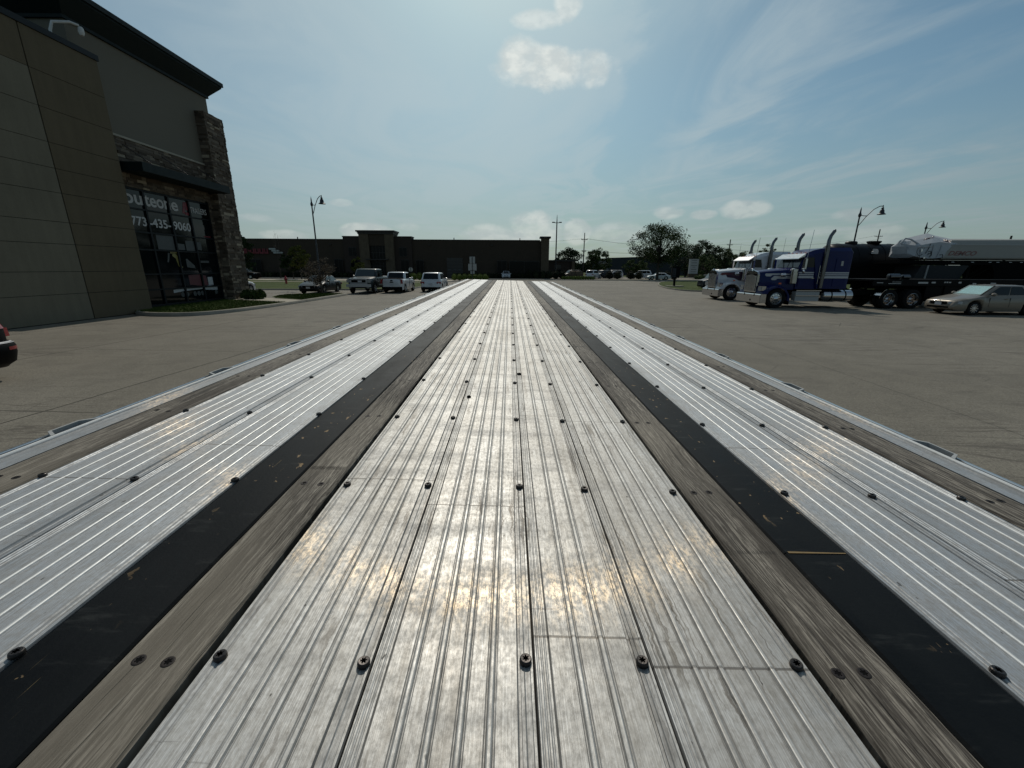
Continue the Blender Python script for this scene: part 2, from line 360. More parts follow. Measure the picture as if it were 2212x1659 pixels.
def rubber_mat():
    m, t, p = new_mat('worn_black_coating')
    o = t.n('ShaderNodeTexCoord').outputs['Object']
    a = t.noise(t.map(o, (1, .35, 1)), 9, 5, .65); b = t.noise(o, 160, 3, .7)
    chip = t.noise(t.map(o, (1, .55, 1)), 44, 3, .6, .4)
    chipm = t.math('MULTIPLY', t.mapr(chip, .665, .685), t.mapr(t.noise(o, 2.6, 2, .5), .44, .54))
    sc = t.noise(t.map(o, (330, 5., 1), rot=(0, 0, R(1.3))), 1., 2, .5)
    scm = t.math('MULTIPLY', t.mapr(sc, .72, .75), t.mapr(t.noise(o, 2.3, 2, .5), .50, .56))
    col = t.mix(t.mapr(a, .3, .75), (.002, .0028, .0036, 1), (.005, .007, .0085, 1))
    col = t.mix(t.mapr(t.noise(t.map(o, (2, 9, 1)), 3, 4, .7), .55, .8, 0., .5), col, (.05, .052, .05, 1))
    col = t.mix(chipm, col, t.mix(b, (.14, .085, .045, 1), (.33, .24, .13, 1)))
    col = t.mix(t.math('MULTIPLY', scm, .8), col, (.26, .19, .09, 1))
    t.put(p.inputs['Base Color'], col)
    t.put(p.inputs['Roughness'], t.mapr(a, .3, .7, .45, .65, False)); p.inputs['Specular IOR Level'].default_value = .10
    t.put(p.inputs['Normal'], t.bump(t.math('SUBTRACT', t.math('ADD', t.math('MULTIPLY', a, 1.2), t.math('MULTIPLY', b, .4)), chipm), .35, .002))
    return m
coat = rubber_mat()
# ---------------------------------------------------------------- mesh helpers
class MB:
    def __init__(s): s.v = []; s.f = []; s.mi = []; s.m = 0
    def add(s, vs, fs):
        b = len(s.v); s.v += [tuple(v) for v in vs]
        for f in fs: s.f.append(tuple(b+i for i in f)); s.mi.append(s.m)
        return s
    def box(s, x0, x1, y0, y1, z0, z1):
        return s.add([(x0, y0, z0), (x1, y0, z0), (x1, y1, z0), (x0, y1, z0), (x0, y0, z1), (x1, y0, z1), (x1, y1, z1), (x0, y1, z1)],
                     [(0, 3, 2, 1), (4, 5, 6, 7), (0, 1, 5, 4), (1, 2, 6, 5), (2, 3, 7, 6), (3, 0, 4, 7)])
    def hexa(s, p):   # 4 bottom, 4 top
        return s.add(p, [(0, 3, 2, 1), (4, 5, 6, 7), (0, 1, 5, 4), (1, 2, 6, 5), (2, 3, 7, 6), (3, 0, 4, 7)])
    def tube(s, pts, r, n=8, cap=True):
        pts = [Vector(p) for p in pts]; rs = r if hasattr(r, '__len__') else [r]*len(pts)
        vs = []; ref = None
        for i, p in enumerate(pts):
            t = (pts[min(i+1, len(pts)-1)]-pts[max(i-1, 0)]).normalized()
            if ref is None: ref = t.orthogonal().normalized()
            a = (ref - t*ref.dot(t)).normalized(); ref = a; b = t.cross(a)
            for k in range(n):
                w = 2*math.pi*k/n; vs.append(p + (a*math.cos(w)+b*math.sin(w))*rs[i])
        fs = []
        for i in range(len(pts)-1):
            for k in range(n):
                k2 = (k+1) % n; fs.append((i*n+k, i*n+k2, (i+1)*n+k2, (i+1)*n+k))
        if cap: fs.append(tuple(range(n))[::-1]); fs.append(tuple((len(pts)-1)*n+k for k in range(n)))
        return s.add(vs, fs)
    def lathe(s, prof, c=(0, 0, 0), axis='Z', n=16, cap=True):   # prof: (radius, height)
        vs = []
        for r_, h in prof:
            for k in range(n):
                w = 2*math.pi*k/n; a, b = r_*math.cos(w), r_*math.sin(w)
                q = {'Z': (a, b, h), 'X': (h, a, b), 'Y': (b, h, a)}[axis]
                vs.append((c[0]+q[0], c[1]+q[1], c[2]+q[2]))
        fs = []
        for i in range(len(prof)-1):
            for k in range(n):
                k2 = (k+1) % n; fs.append((i*n+k, i*n+k2, (i+1)*n+k2, (i+1)*n+k))
        if cap: fs.append(tuple(range(n))[::-1]); fs.append(tuple((len(prof)-1)*n+k for k in range(n)))
        return s.add(vs, fs)
    def prism(s, poly, axis, a, b):   # poly of 2D points extruded along axis from a to b
        n = len(poly)
        f = {'X': lambda p, t: (t, p[0], p[1]), 'Y': lambda p, t: (p[0], t, p[1]), 'Z': lambda p, t: (p[0], p[1], t)}[axis]
        vs = [f(p, a) for p in poly]+[f(p, b) for p in poly]
        fs = [tuple(range(n))[::-1], tuple(n+i for i in range(n))]
        for i in range(n): j = (i+1) % n; fs.append((i, j, n+j, n+i))
        return s.add(vs, fs)
    def loft(s, secs, closed=False, cap=True):
        n = len(secs[0]); vs = [p for q in secs for p in q]; fs = []
        for i in range(len(secs)-1):
            for k in range(n if closed else n-1):
                k2 = (k+1) % n; fs.append((i*n+k, i*n+k2, (i+1)*n+k2, (i+1)*n+k))
        if cap: fs.append(tuple(range(n))[::-1]); fs.append(tuple((len(secs)-1)*n+k for k in range(n)))
        return s.add(vs, fs)
    def quad(s, a, b, c_, d_, th=None):
        if th is None: return s.add([a, b, c_, d_], [(0, 1, 2, 3)])
        A, B, Cc, D = map(Vector, (a, b, c_, d_)); nrm = (B-A).cross(D-A).normalized()*th
        return s.hexa([A, B, Cc, D, A+nrm, B+nrm, Cc+nrm, D+nrm])
    def mesh(s, name, mat, smooth=None, fix=True):
        me = bpy.data.meshes.new(name); me.from_pydata(s.v, [], s.f)
        for m_ in (mat if isinstance(mat, (list, tuple)) else [mat]): me.materials.append(m_)
        if isinstance(mat, (list, tuple)): me.polygons.foreach_set('material_index', s.mi)
        if fix:
            bm = bmesh.new(); bm.from_mesh(me); bmesh.ops.recalc_face_normals(bm, faces=bm.faces); bm.to_mesh(me); bm.free()
        if smooth is not None:
            me.shade_smooth(); me.set_sharp_from_angle(angle=R(smooth))
        me.update()
        return me
    def build(s, name, mat, parent=None, loc=(0, 0, 0), rot=(0, 0, 0), smooth=None, fix=True):
        o = bpy.data.objects.new(name, s.mesh(name, mat, smooth, fix)); C.objects.link(o)
        o.location = loc; o.rotation_euler = rot
        if parent: o.parent = parent
        return o
def tag(o, label=None, cat=None, group=None, kind=None):
    if label: o['label'] = label
    if cat: o['category'] = cat
    if group: o['group'] = group
    if kind: o['kind'] = kind
    return o
def thing(name, label, cat, loc=(0, 0, 0), rz=0, group=None, rot=None):
    o = bpy.data.objects.new(name, None); C.objects.link(o); o.location = loc
    o.rotation_euler = rot if rot else (0, 0, rz); o.empty_display_size = .2
    return tag(o, label, cat, group)
def link(name, me, parent=None, loc=(0, 0, 0), rot=(0, 0, 0)):
    o = bpy.data.objects.new(name, me); C.objects.link(o); o.location = loc; o.rotation_euler = rot
    if parent: o.parent = parent
    return o
def dup(root, loc, rz, label, group=None):
    kids = {}
    for o in list(C.objects):
        if o.parent: kids.setdefault(o.parent.name, []).append(o)
    r = root.copy(); C.objects.link(r); r.location = loc; r.rotation_euler = (0, 0, rz); r['label'] = label
    if group: r['group'] = group
    def rec(src, dst):
        for ch in kids.get(src.name, []):
            c_ = ch.copy(); C.objects.link(c_); c_.parent = dst; rec(ch, c_)
    rec(root, r)
    return r
def text_mesh(name, body, size, mat, parent, loc, rot, depth=.004, bold=0., sx=1., shear=0., space=1., fit=None):
    cu = bpy.data.curves.new(name, 'FONT'); cu.body = body; cu.size = size; cu.extrude = depth; cu.offset = bold; cu.shear = shear
    cu.space_character = space
    ob = bpy.data.objects.new('tmp', cu); C.objects.link(ob)
    bpy.context.view_layer.update()
    me = bpy.data.meshes.new_from_object(ob.evaluated_get(bpy.context.evaluated_depsgraph_get()))
    C.objects.unlink(ob); bpy.data.objects.remove(ob)
    me.name = name; me.materials.clear(); me.materials.append(mat)
    if fit:
        a = min(v.co.x for v in me.vertices); b_ = max(v.co.x for v in me.vertices)
        for v in me.vertices: v.co.x = (v.co.x-a)*fit/(b_-a)
    else:
        for v in me.vertices: v.co.x *= sx
    o = link(name, me, parent, loc, rot)
    return o

# ---------------------------------------------------------------- ground
def sheet(name, poly, z, mat, kind='structure', side=0.):
    mb = MB()
    if side:
        mb.prism(poly, 'Z', z-side, z)
    else:
        mb.add([(x, y, z) for x, y in poly], [tuple(range(len(poly)))])
    o = mb.build(name, mat); tag(o, kind=kind); return o
sheet('ground', [(-900, -300), (900, -300), (900, 1500), (-900, 1500)], -.02, turf)
lot = [(-60, -25), (70, -25), (70, 77), (18, 77), (-7.6, 77), (-7.9, 69.2), (-9.5, 64.5), (-9.8, 40.3), (-60, 38.3)]
sheet('lot_pavement', lot, 0., lotm)
def kerb(name, pts, w=.16, h=.14, z0=-.02, closed=False, mat=c_curb):
    pts = [Vector((x, y, 0)) for x, y in pts]; secs = []
    n = len(pts)
    for i, p in enumerate(pts):
        a = pts[(i-1) % n] if (closed or i > 0) else p; b = pts[(i+1) % n] if (closed or i < n-1) else p
        t = (b-a).normalized(); nn = Vector((-t.y, t.x, 0))
        secs.append([p-nn*w*.5+Vector((0, 0, z0)), p-nn*w*.44+Vector((0, 0, h-.02)), p-nn*w*.32+Vector((0, 0, h)), p+nn*w*.5+Vector((0, 0, h)), p+nn*w*.5+Vector((0, 0, z0))])
    if closed: secs.append(secs[0])
    o = MB().loft(secs, closed=True, cap=not closed).build(name, mat, smooth=50); tag(o, kind='structure'); return o
def smooth_poly(pts, it=2, closed=True):
    for _ in range(it):
        q = []
        n = len(pts)
        rng = range(n) if closed else range(n-1)
        if not closed: q.append(pts[0])
        for i in rng:
            a, b = pts[i], pts[(i+1) % n]
            q.append((a[0]*.75+b[0]*.25, a[1]*.75+b[1]*.25)); q.append((a[0]*.25+b[0]*.75, a[1]*.25+b[1]*.75))
        if not closed: q.append(pts[-1])
        pts = q
    return pts
# planting bed in front of the showroom
bedc = smooth_poly([(-17., 19.3), (-16.6, 18.7), (-15.4, 18.2), (-13.9, 18.3), (-13.2, 19.6), (-12.85, 22.5), (-12.65, 26.5), (-12.6, 32.6), (-12.75, 33.1)], 2, False)
kerb('kerb', bedc, h=.16)
sheet('planting_bed', [(x-.05, y) for x, y in bedc if y < 24.6]+[(-12.75, 24.6), (-17.65, 26.4), (-17.65, 19.4)], .13, turf)
sheet('front_walk', [(-12.72, 24.6), (-12.70, 26.1), (-15.9, 27.8), (-21., 29.8), (-24., 29.), (-17.65, 26.4)], .135, c_walk)
sheet('tree_island', smooth_poly([(-12.70, 26.15), (-12.67, 32.6), (-12.95, 33.3), (-14.2, 33.0), (-16.6, 31.6), (-16.6, 30.), (-15.8, 28.0)], 1), .14, turf)
sheet('side_walk', [(-60, 62.), (-10.0, 62.6), (-10., 63.7), (-60, 63.5)], .012, c_walk)
sheet('side_street', [(-60, 70.5), (-7.9, 68.8), (-7.6, 77), (-60, 77)], .006, c_walk)
kerb('kerb', [(-60, 38.3), (-9.8, 40.3), (-9.5, 64.5), (-7.9, 69.2)], h=.13)
kerb('kerb', [(-60, 77.2), (-7.6, 77.2), (18, 77.2), (70, 79)], h=.12)
sheet('far_lot', [(-60, 82), (12, 82), (12, 91.), (-60, 91.)], .004, lotm)
sheet('far_parking', [(9, 84), (70, 84), (70, 110), (9, 110)], .004, lotm)
isl = smooth_poly([(17.0, 41.4), (17.2, 47.), (19.5, 56.), (24., 68.), (28., 72.5), (36, 73.5), (70, 74), (70, 42.), (30, 41.), (18.6, 40.2)], 2)
sheet('right_island', isl, .11, turf)
kerb('kerb', isl, h=.13, closed=True)
# distant low rise of land
MB().loft([[(-500, 420, -1), (-500, 300, 0), (-500, 420, 3)], [(60, 420, -1), (60, 300, 0), (60, 430, 4)], [(600, 420, -1), (600, 300, 0), (600, 440, 7)]], closed=True).build('hills', lf_hedge and turf)
tag(bpy.data.objects['hills'], kind='structure')

# ---------------------------------------------------------------- grass blades
def blades(name, poly, z, n, h, w):
    xs = [p[0] for p in poly]; ys = [p[1] for p in poly]; mb = MB(); k = 0
    def inside(x, y):
        c_ = False; m = len(poly)
        for i in range(m):
            x1, y1 = poly[i]; x2, y2 = poly[(i+1) % m]
            if (y1 > y) != (y2 > y) and x < (x2-x1)*(y-y1)/(y2-y1)+x1: c_ = not c_
        return c_
    while k < n:
        x = random.uniform(min(xs), max(xs)); y = random.uniform(min(ys), max(ys))
        if not inside(x, y): continue
        k += 1; a = random.uniform(0, 6.28); hh = h*random.uniform(.5, 1.4); ww = w*random.uniform(.6, 1.4); lx = random.uniform(-.5, .5)*hh; ly = random.uniform(-.5, .5)*hh
        mb.add([(x-ww*math.cos(a), y-ww*math.sin(a), z), (x+ww*math.cos(a), y+ww*math.sin(a), z), (x+lx, y+ly, z+hh)], [(0, 1, 2)])
    o = mb.build(name, blade, fix=False); tag(o, kind='stuff', label='short green grass growing behind the kerb', cat='grass'); return o
blades('grass', [(x-.12, y) for x, y in bedc if y < 24.4]+[(-12.9, 24.4), (-17.5, 26.2), (-17.5, 19.6)], .13, 9000, .07, .012)
blades('grass', [(-12.85, 26.4), (-12.85, 32.6), (-14.2, 32.8), (-16.4, 31.4), (-16.4, 30.2), (-15.7, 28.2)], .14, 6000, .07, .014)

# ---------------------------------------------------------------- vegetation
def leaf_cloud(mb, c, rad, n, ls, squash=1.):
    for _ in range(n):
        while True:
            p = Vector((random.uniform(-1, 1), random.uniform(-1, 1), random.uniform(-1, 1)))
            if .25 < p.length < 1: break
        p = Vector(c)+Vector((p.x*rad, p.y*rad, p.z*rad*squash))
        a = Vector((random.gauss(0, 1), random.gauss(0, 1), random.gauss(0, 1))).normalized(); b = a.orthogonal().normalized()
        l = ls*random.uniform(.6, 1.4); w = l*.5
        mb.add([p-a*l*.5, p+b*w*.5, p+a*l*.5, p-b*w*.5], [(0, 1, 2, 3)])
def tree(name, label, loc, H, cr, mat, nclump=60, nleaf=60, ls=.25, trunk_h=None, tr=.16, squash=.9, seed=0, group=None, cat='tree', lean=(0, 0), irregular=.5, multi=1, cone=False):
    random.seed(seed+100)
    t = thing(name, label, cat, loc, 0, group)
    th = trunk_h if trunk_h is not None else H*.28
    tm = MB(); cb = MB()
    cz = th+(H-th)*.5; ch = (H-th)*.5
    for k in range(multi):
        off = (random.uniform(-.25, .25), random.uniform(-.25, .25)) if multi > 1 else (0, 0)
        tm.tube([(off[0]*.3, off[1]*.3, 0), (off[0], off[1], th*.6), (lean[0]*.5+off[0]*2, lean[1]+off[1]*2, th), (lean[0]+off[0]*3, lean[1], cz+ch*.5)], [tr*1.15/multi**.5, tr*.85/multi**.5, tr*.6/multi**.5, tr*.2/multi**.5], 8)
    for k in range(nclump):
        while True:
            q = Vector((random.uniform(-1, 1), random.uniform(-1, 1), random.uniform(-1, 1)))
            if .15 < q.length < 1: break
        q = q.normalized()*q.length**.5
        rr = cr*(1-irregular*random.random()*.6)
        if cone: rr = cr*(1-(q.z+1)*.42)
        ctr = Vector((lean[0]+q.x*rr, lean[1]+q.y*rr, cz+q.z*ch*.92*squash/.9))
        size = cr*random.uniform(.13, .26)
        leaf_cloud(cb, ctr, size, nleaf, ls, .75)
        if k % 2 == 0:
            st = Vector((lean[0]*.6, lean[1]*.6, th+max(0, (ctr.z-th))*.35))
            md = (st+ctr)*.5+Vector((0, 0, -.05*cr))
            tm.tube([st, md, ctr], [tr*.32, tr*.18, tr*.05], 5)
    tm.build('trunk', bark, t, smooth=60); cb.build('crown', mat, t, fix=False)
    return t
def hedge(name, label, loc, L, D, Hh, mat, n, ls=.14, group=None, cat='hedge', seed=0):
    random.seed(seed+500)
    mb = MB(); core = MB()
    nb = max(2, int(L/(.7*Hh)))
    for k in range(nb):
        cx = (k+.5)/nb*L-L/2; rr = Hh*.5*random.uniform(.85, 1.1)
        for j in range(n//nb):
            a, b = random.uniform(0, 6.283), math.acos(random.uniform(-.3, 1))
            p = Vector((cx+rr*1.1*math.sin(b)*math.cos(a)*random.uniform(.7, 1.05), D*.5*math.sin(b)*math.sin(a)*random.uniform(.7, 1.05), Hh*.35+Hh*.65*math.cos(b)*random.uniform(.7, 1.05)))
            v = Vector((random.gauss(0, 1), random.gauss(0, 1), random.gauss(0, 1))).normalized(); w = v.orthogonal().normalized(); l = ls*random.uniform(.6, 1.4)
            mb.add([p-v*l*.5, p+w*l*.3, p+v*l*.5, p-w*l*.3], [(0, 1, 2, 3)])
        mb.lathe([(.05, 0), (rr*.75, Hh*.1), (rr*.8, Hh*.45), (rr*.5, Hh*.75), (.05, Hh*.82)], (cx, 0, 0), n=8)
    o = mb.build(name, mat, None, loc, fix=False); tag(o, label, cat, group); return o
# ---------------------------------------------------------------- the flatbed trailer underfoot
def kx(k): return .533*k/(1-.03*k)
Y0, Y1 = -1.6, 12.95
trl = thing('flatbed_trailer', 'long flatbed trailer deck of ribbed aluminium, grey wood planks and black strips, filling the foreground', 'trailer', (0, 0, 1.589), rot=(R(.65), R(1.43), 0))
def plank(name, prof, mat, y0=Y0, y1=Y1, th=.035, parent=trl, uv=False, smooth=None):
    # prof: list of (x, z) along the top, left to right; box-like closed section extruded along Y
    sec = [(prof[0][0], -th)]+list(prof)+[(prof[-1][0], -th)]
    mb = MB(); n = len(sec)
    vs = [(x, y0, z) for x, z in sec]+[(x, y1, z) for x, z in sec]
    fs = [(i, i+1, n+i+1, n+i) for i in range(n-1)]+[(n-1, 0, n, 2*n-1), tuple(range(n)), tuple(n+i for i in range(n))[::-1]]
    mb.add(vs, fs)
    o = mb.build(name, mat, parent, smooth=smooth)
    if uv:
        me = o.data; u = me.uv_layers.new(name='UVMap')
        for l in me.loops:
            c_ = me.vertices[l.vertex_index].co; u.data[l.index].uv = (c_.x, c_.y)
    return o
def rib(c, w=.0090, h=.0022, g=.0012):      # raised bead between two shallow grooves
    return [(c-w*.78, 0), (c-w*.62, -g), (c-w*.50, -g), (c-w*.30, h*.75), (c-w*.16, h), (c+w*.16, h), (c+w*.30, h*.75), (c+w*.50, -g), (c+w*.62, -g), (c+w*.78, 0)]
def bead(c, w=.0075, h=.0026):
    return [(c-w*.5, 0), (c-w*.30, h*.8), (c-w*.12, h), (c+w*.12, h), (c+w*.30, h*.8), (c+w*.5, 0)]
def flutes(a, b, n, dep=.0007):
    out = []; s_ = (b-a)/n
    for i in range(n):
        x = a+i*s_; out += [(x+s_*.1, 0), (x+s_*.35, -dep), (x+s_*.55, -dep), (x+s_*.75, 0)]
    return out
def alu(kl, kr, ribs, lead=0, trail=0, lipl=False, lipr=False, rb=rib):
    xl, xr = kx(kl)+.0010, kx(kr)-.0010
    p = [(xl, -.004), (xl+.0012, 0.)]
    if lead: p += flutes(kx(kl)+.003, kx(kl+lead)-.004, 3); p += [(kx(kl+lead)-.003, .0), (kx(kl+lead)-.0015, -.0022), (kx(kl+lead), 0.0006)]
    elif lipl: p += flutes(xl+.004, xl+.020, 2, .0014)
    for r_ in ribs: p += rb(kx(r_))
    if trail:
        a = kx(kr-trail); p += [(a-.002, 0), (a, -.0035), (a+.003, -.0035), (a+.0035, -.0012)]
        b = xr-.004; p += [(a+(b-a)*.45, -.0012), (a+(b-a)*.5, -.0004), (a+(b-a)*.55, -.0012), (b-.001, -.0012), (b, .0)]
    elif lipr: p += flutes(xr-.022, xr-.004, 2, .0014)
    p += [(xr-.0012, 0.), (xr, -.004)]
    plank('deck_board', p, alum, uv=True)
alu(-.757, -.340, [-.650, -.583, -.517, -.450], trail=.047, lipl=True)
alu(-.340, .064, [-.2340, -.1695, -.104, -.040], lead=.044, trail=.040)
alu(.064, .356, [.174, .245], lead=.044, trail=.040)
alu(.356, .742, [.460, .523, .586, .648], lead=.042, lipr=True)
alu(-2.190, -1.712, [-2.066, -1.986, -1.904, -1.822], trail=.05, lipl=True, rb=bead)
alu(-1.712, -1.246, [-1.580, -1.507, -1.436, -1.366], lead=.055, lipr=True, rb=bead)
alu(1.172, 1.566, [1.280, 1.347, 1.413, 1.481], trail=.035, lipl=True, rb=bead)
alu(1.566, 1.932, [1.686, 1.756, 1.822, 1.886], lead=.05, lipr=True, rb=bead)
def flat(name, kl, kr, mat, z=-.001, gl=.002, gr=.002, cuts=()):
    a, b = kx(kl)+gl, kx(kr)-gr
    ys = [Y0]+sorted(cuts)+[Y1]
    for i in range(len(ys)-1):
        plank(name, [(a, z-.004), (a+.0035, z), (b-.0035, z), (b, z-.004)], mat, ys[i]+.0008, ys[i+1]-.0008)
flat('wood_plank', -.981, -.777, oak, .0005, gr=.0015, cuts=(4.73, 9.1))
flat('wood_plank', .748, .951, oak, .0005, gl=.006, cuts=(2.82, 7.3))
flat('wood_plank', -2.452, -2.200, oak, 0., gr=.002, cuts=(3.9, 8.2))
flat('wood_plank', 1.944, 2.135, oak, 0., gl=.003, cuts=(5.2, 10.1))
flat('black_strip', -1.243, -.984, coat, -.001, 0., 0.)
flat('black_strip', .953, 1.169, coat, -.001, 0., 0., cuts=(.668,))
# toothed glue joint seams burned dark across the two inner planks
def zigzag(y, k0, k1, amp, mat, name, n=26, w=.0012):
    mb = MB(); x0, x1 = kx(k0)+.006, kx(k1)-.006
    for i in range(n):
        xa = x0+(x1-x0)*i/n; xb = x0+(x1-x0)*(i+.5)/n; xc = x0+(x1-x0)*(i+1)/n
        for (p, q) in (((xa, y), (xb, y+amp)), ((xb, y+amp), (xc, y))):
            mb.add([(p[0], p[1]-w, .0009), (q[0], q[1]-w, .0009), (q[0], q[1]+w, .0009), (p[0], p[1]+w, .0009)], [(0, 1, 2, 3)])
    mb.build(name, mat, trl)
zigzag(.944, -.975, -.785, .017, hole, 'finger_joint', 24, .0022)
zigzag(.66, .77, .93, .009, shutter, 'finger_joint', 22, .0006)
zigzag(2.3, .77, .93, .01, shutter, 'finger_joint', 22, .0006)
# tan line worn across the right black strip
mb = MB(); mb.add([(kx(.965), .6655, .0003), (kx(1.160), .667, .0003), (kx(1.160), .6695, .0003), (kx(.965), .6705, .0003)], [(0, 1, 2, 3)])
mb.build('scratch', plain('bare_tan', (.20, .13, .045), .6, var=.3, scale=80), trl)
# side rails: flat flange, sloping face, bright rim; rub rail below and stake pockets
for sx in (-1, 1):
    fl = [(1.219, -.0005), (1.252, -.0005), (1.256, -.0035), (1.281, -.003), (1.285, .004), (1.291, .004), (1.293, .0)] if sx < 0 else [(1.219, -.0005), (1.252, -.0005), (1.256, -.0035), (1.281, -.003), (1.285, .004), (1.291, .004), (1.293, .0)]
    pr = [(sx*x, z) for x, z in fl]
    if sx < 0: pr = pr[::-1]
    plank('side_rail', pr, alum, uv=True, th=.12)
    xr = 1.334
    plank('rub_rail', [(sx*xr-.005, -.009), (sx*xr-.003, -.006), (sx*xr+.003, -.006), (sx*xr+.005, -.009)], alloy, th=.09)
pk = MB()
for (x0, x1) in ((1.294, 1.326),):
    a, b = -.075, .075
    outer = [(1.290, a), (1.331, a+.030), (1.331, b-.030), (1.290, b)]
    inner = [(1.290, a+.011), (1.325, a+.035), (1.325, b-.035), (1.290, b-.011)]
    for i in range(3):
        (p, q), (r_, s_) = (outer[i], outer[i+1]), (inner[i], inner[i+1])
        pk.hexa([(p[0], p[1], -.10), (q[0], q[1], -.10), (s_[0], s_[1], -.10), (r_[0], r_[1], -.10), (p[0], p[1], .005), (q[0], q[1], .005), (s_[0], s_[1], .005), (r_[0], r_[1], .005)])
pkm = pk.mesh('stake_pocket', greyl)
pkl = pkm.copy(); pkl.transform(Matrix.Diagonal((-1, 1, 1, 1))); pkl.flip_normals()
y = 1.165-.667*3
while y < Y1:
    link('stake_pocket', pkm, trl, (0, y, 0)); link('stake_pocket', pkl, trl, (0, y, 0)); y += .667
# screws
def torx(r_, n=18):
    return [(r_*(.52 if i % 3 else .30)*math.cos(2*math.pi*i/n), r_*(.52 if i % 3 else .30)*math.sin(2*math.pi*i/n)) for i in range(n)]
def screw_mesh(name, r_, h, mats, sunk=False):
    mb = MB(); n = 18; T = torx(r_)
    ring = lambda rr, z: [(rr*math.cos(2*math.pi*i/n), rr*math.sin(2*math.pi*i/n), z) for i in range(n)]
    rings = [ring(r_, -.001), ring(r_, h*.45), ring(r_*.93, h*.85), ring(r_*.80, h), [(x*1.05, y_*1.05, h*.98) for x, y_ in T], [(x*.9, y_*.9, h*.35) for x, y_ in T]]
    if sunk: rings = [ring(r_*1.12, -.0004), ring(r_*1.1, .0), ring(r_*.95, .0002), ring(r_*.75, .0002), [(x*1.3, y_*1.3, .0001) for x, y_ in T], [(x*1.2, y_*1.2, -.0004) for x, y_ in T]]
    vs = [p for q in rings for p in q]; fs = []; mi = []
    for i in range(len(rings)-1):
        for k in range(n): fs.append((i*n+k, i*n+(k+1) % n, (i+1)*n+(k+1) % n, (i+1)*n+k)); mi.append(1 if i == 4 else 0)
    fs.append(tuple((len(rings)-1)*n+k for k in range(n))); mi.append(1)
    for f, m_ in zip(fs, mi): mb.m = m_; mb.add([vs[i] for i in f], [tuple(range(len(f)))])
    me = mb.mesh(name, mats, fix=False)
    bm = bmesh.new(); bm.from_mesh(me); bmesh.ops.remove_doubles(bm, verts=bm.verts, dist=1e-6); bmesh.ops.recalc_face_normals(bm, faces=bm.faces); bm.to_mesh(me); bm.free()
    return me, mb
sm, smb = screw_mesh('deck_screw', .0083, .0062, [screwm, hole])
wm, wmb = screw_mesh('wood_screw', .0072, .0, [rust, hole], True)
cols = [-2.178, -1.722, -1.253, -.727, -.361, .0445, .333, .711, 1.190, 1.553, 1.916]
wcols = [(-.924, .0005), (-.848, .0005), (.80, .0005), (.868, .0005), (-2.385, 0), (-2.29, 0), (2.018, 0), (2.068, 0)]
rows = [.430+.4470*i for i in range(28)]
cnt = 0; restv = MB()
random.seed(3)
for j, yy in enumerate(rows):
    for k in cols:
        if j > 2 and random.random() < .03: continue
        px, py = kx(k)+random.uniform(-.001, .001), yy+random.uniform(-.005, .005)
        if cnt < 100:
            o = link('deck_screw', sm, trl, (px, py, 0), (random.uniform(-.08, .08), random.uniform(-.08, .08), random.uniform(0, 6))); cnt += 1
        else:
            restv.lathe([(.0083, -.001), (.0083, .003), (.0075, .0055), (.003, .0058)], (px, py, 0), n=8)
o = restv.build('deck_screws', screwm, trl); o['kind'] = 'stuff'
cnt = 0; restv = MB()
for j, yy in enumerate(rows):
    for k, z in wcols:
        px, py = kx(k)+random.uniform(-.002, .002), yy-.004+random.uniform(-.006, .006)
        if cnt < 100: link('wood_screw', wm, trl, (px, py, z+.0006), (0, 0, random.uniform(0, 6))); cnt += 1
        else: restv.lathe([(.011, z+.0008), (.004, z+.0012)], (px, py, 0), n=8)
o = restv.build('wood_screws', rust, trl); o['kind'] = 'stuff'
# odd loose nuts and a dropped pin
for (k, yy, r_) in ((.086, 1.92, .010), (-.30, 1.55, .008)):
    MB().lathe([(r_, -.001), (r_, .006), (r_*.6, .008)], (kx(k), yy, 0), n=6).build('clip', hole, trl)
# frame underneath
for sx in (-1, 1):
    mb = MB(); mb.box(sx*.48-.07, sx*.48+.07, Y0, Y1, -.17, -.155); mb.box(sx*.48-.008, sx*.48+.008, Y0, Y1, -.55, -.17); mb.box(sx*.48-.07, sx*.48+.07, Y0, Y1, -.565, -.55); mb.build('main_beam', matblack, trl)
y = Y0+.2
while y < Y1:
    MB().box(-1.27, 1.27, y-.03, y+.03, -.15, -.038).build('crossmember', matblack, trl); y += .6
MB().box(-1.30, 1.30, Y1+.002, Y1+.03, -.14, .001).build('end_plate', matblack, trl)
def wheel_mesh(rr, w, rimr, style='steel'):
    t_ = MB().lathe([(rimr, -w/2), (rr*.93, -w/2), (rr, -w*.38), (rr, w*.38), (rr*.93, w/2), (rimr, w/2)], axis='Y', n=32, cap=False).mesh('tyre', tyre, 40)
    return t_
tyre_big = wheel_mesh(.50, .28, .29)
for yy in (-.4, .9):
    for xx in (-1.12, -.80, .80, 1.12):
        wo_ = link('wheel', tyre_big, trl, (xx, yy, -1.09), (0, 0, R(90)))
        MB().lathe([(.05, -.05), (.28, -.05), (.285, .1), (.29, .12)], axis='Y', n=24).build('rim', alloy, wo_)
for sx in (-1, 1):
    MB().box(sx*.6-.07, sx*.6+.07, 10.3, 10.44, -1.45, -.5).box(sx*.6-.15, sx*.6+.15, 10.24, 10.5, -1.70, -1.45).build('landing_leg', matblack, trl)
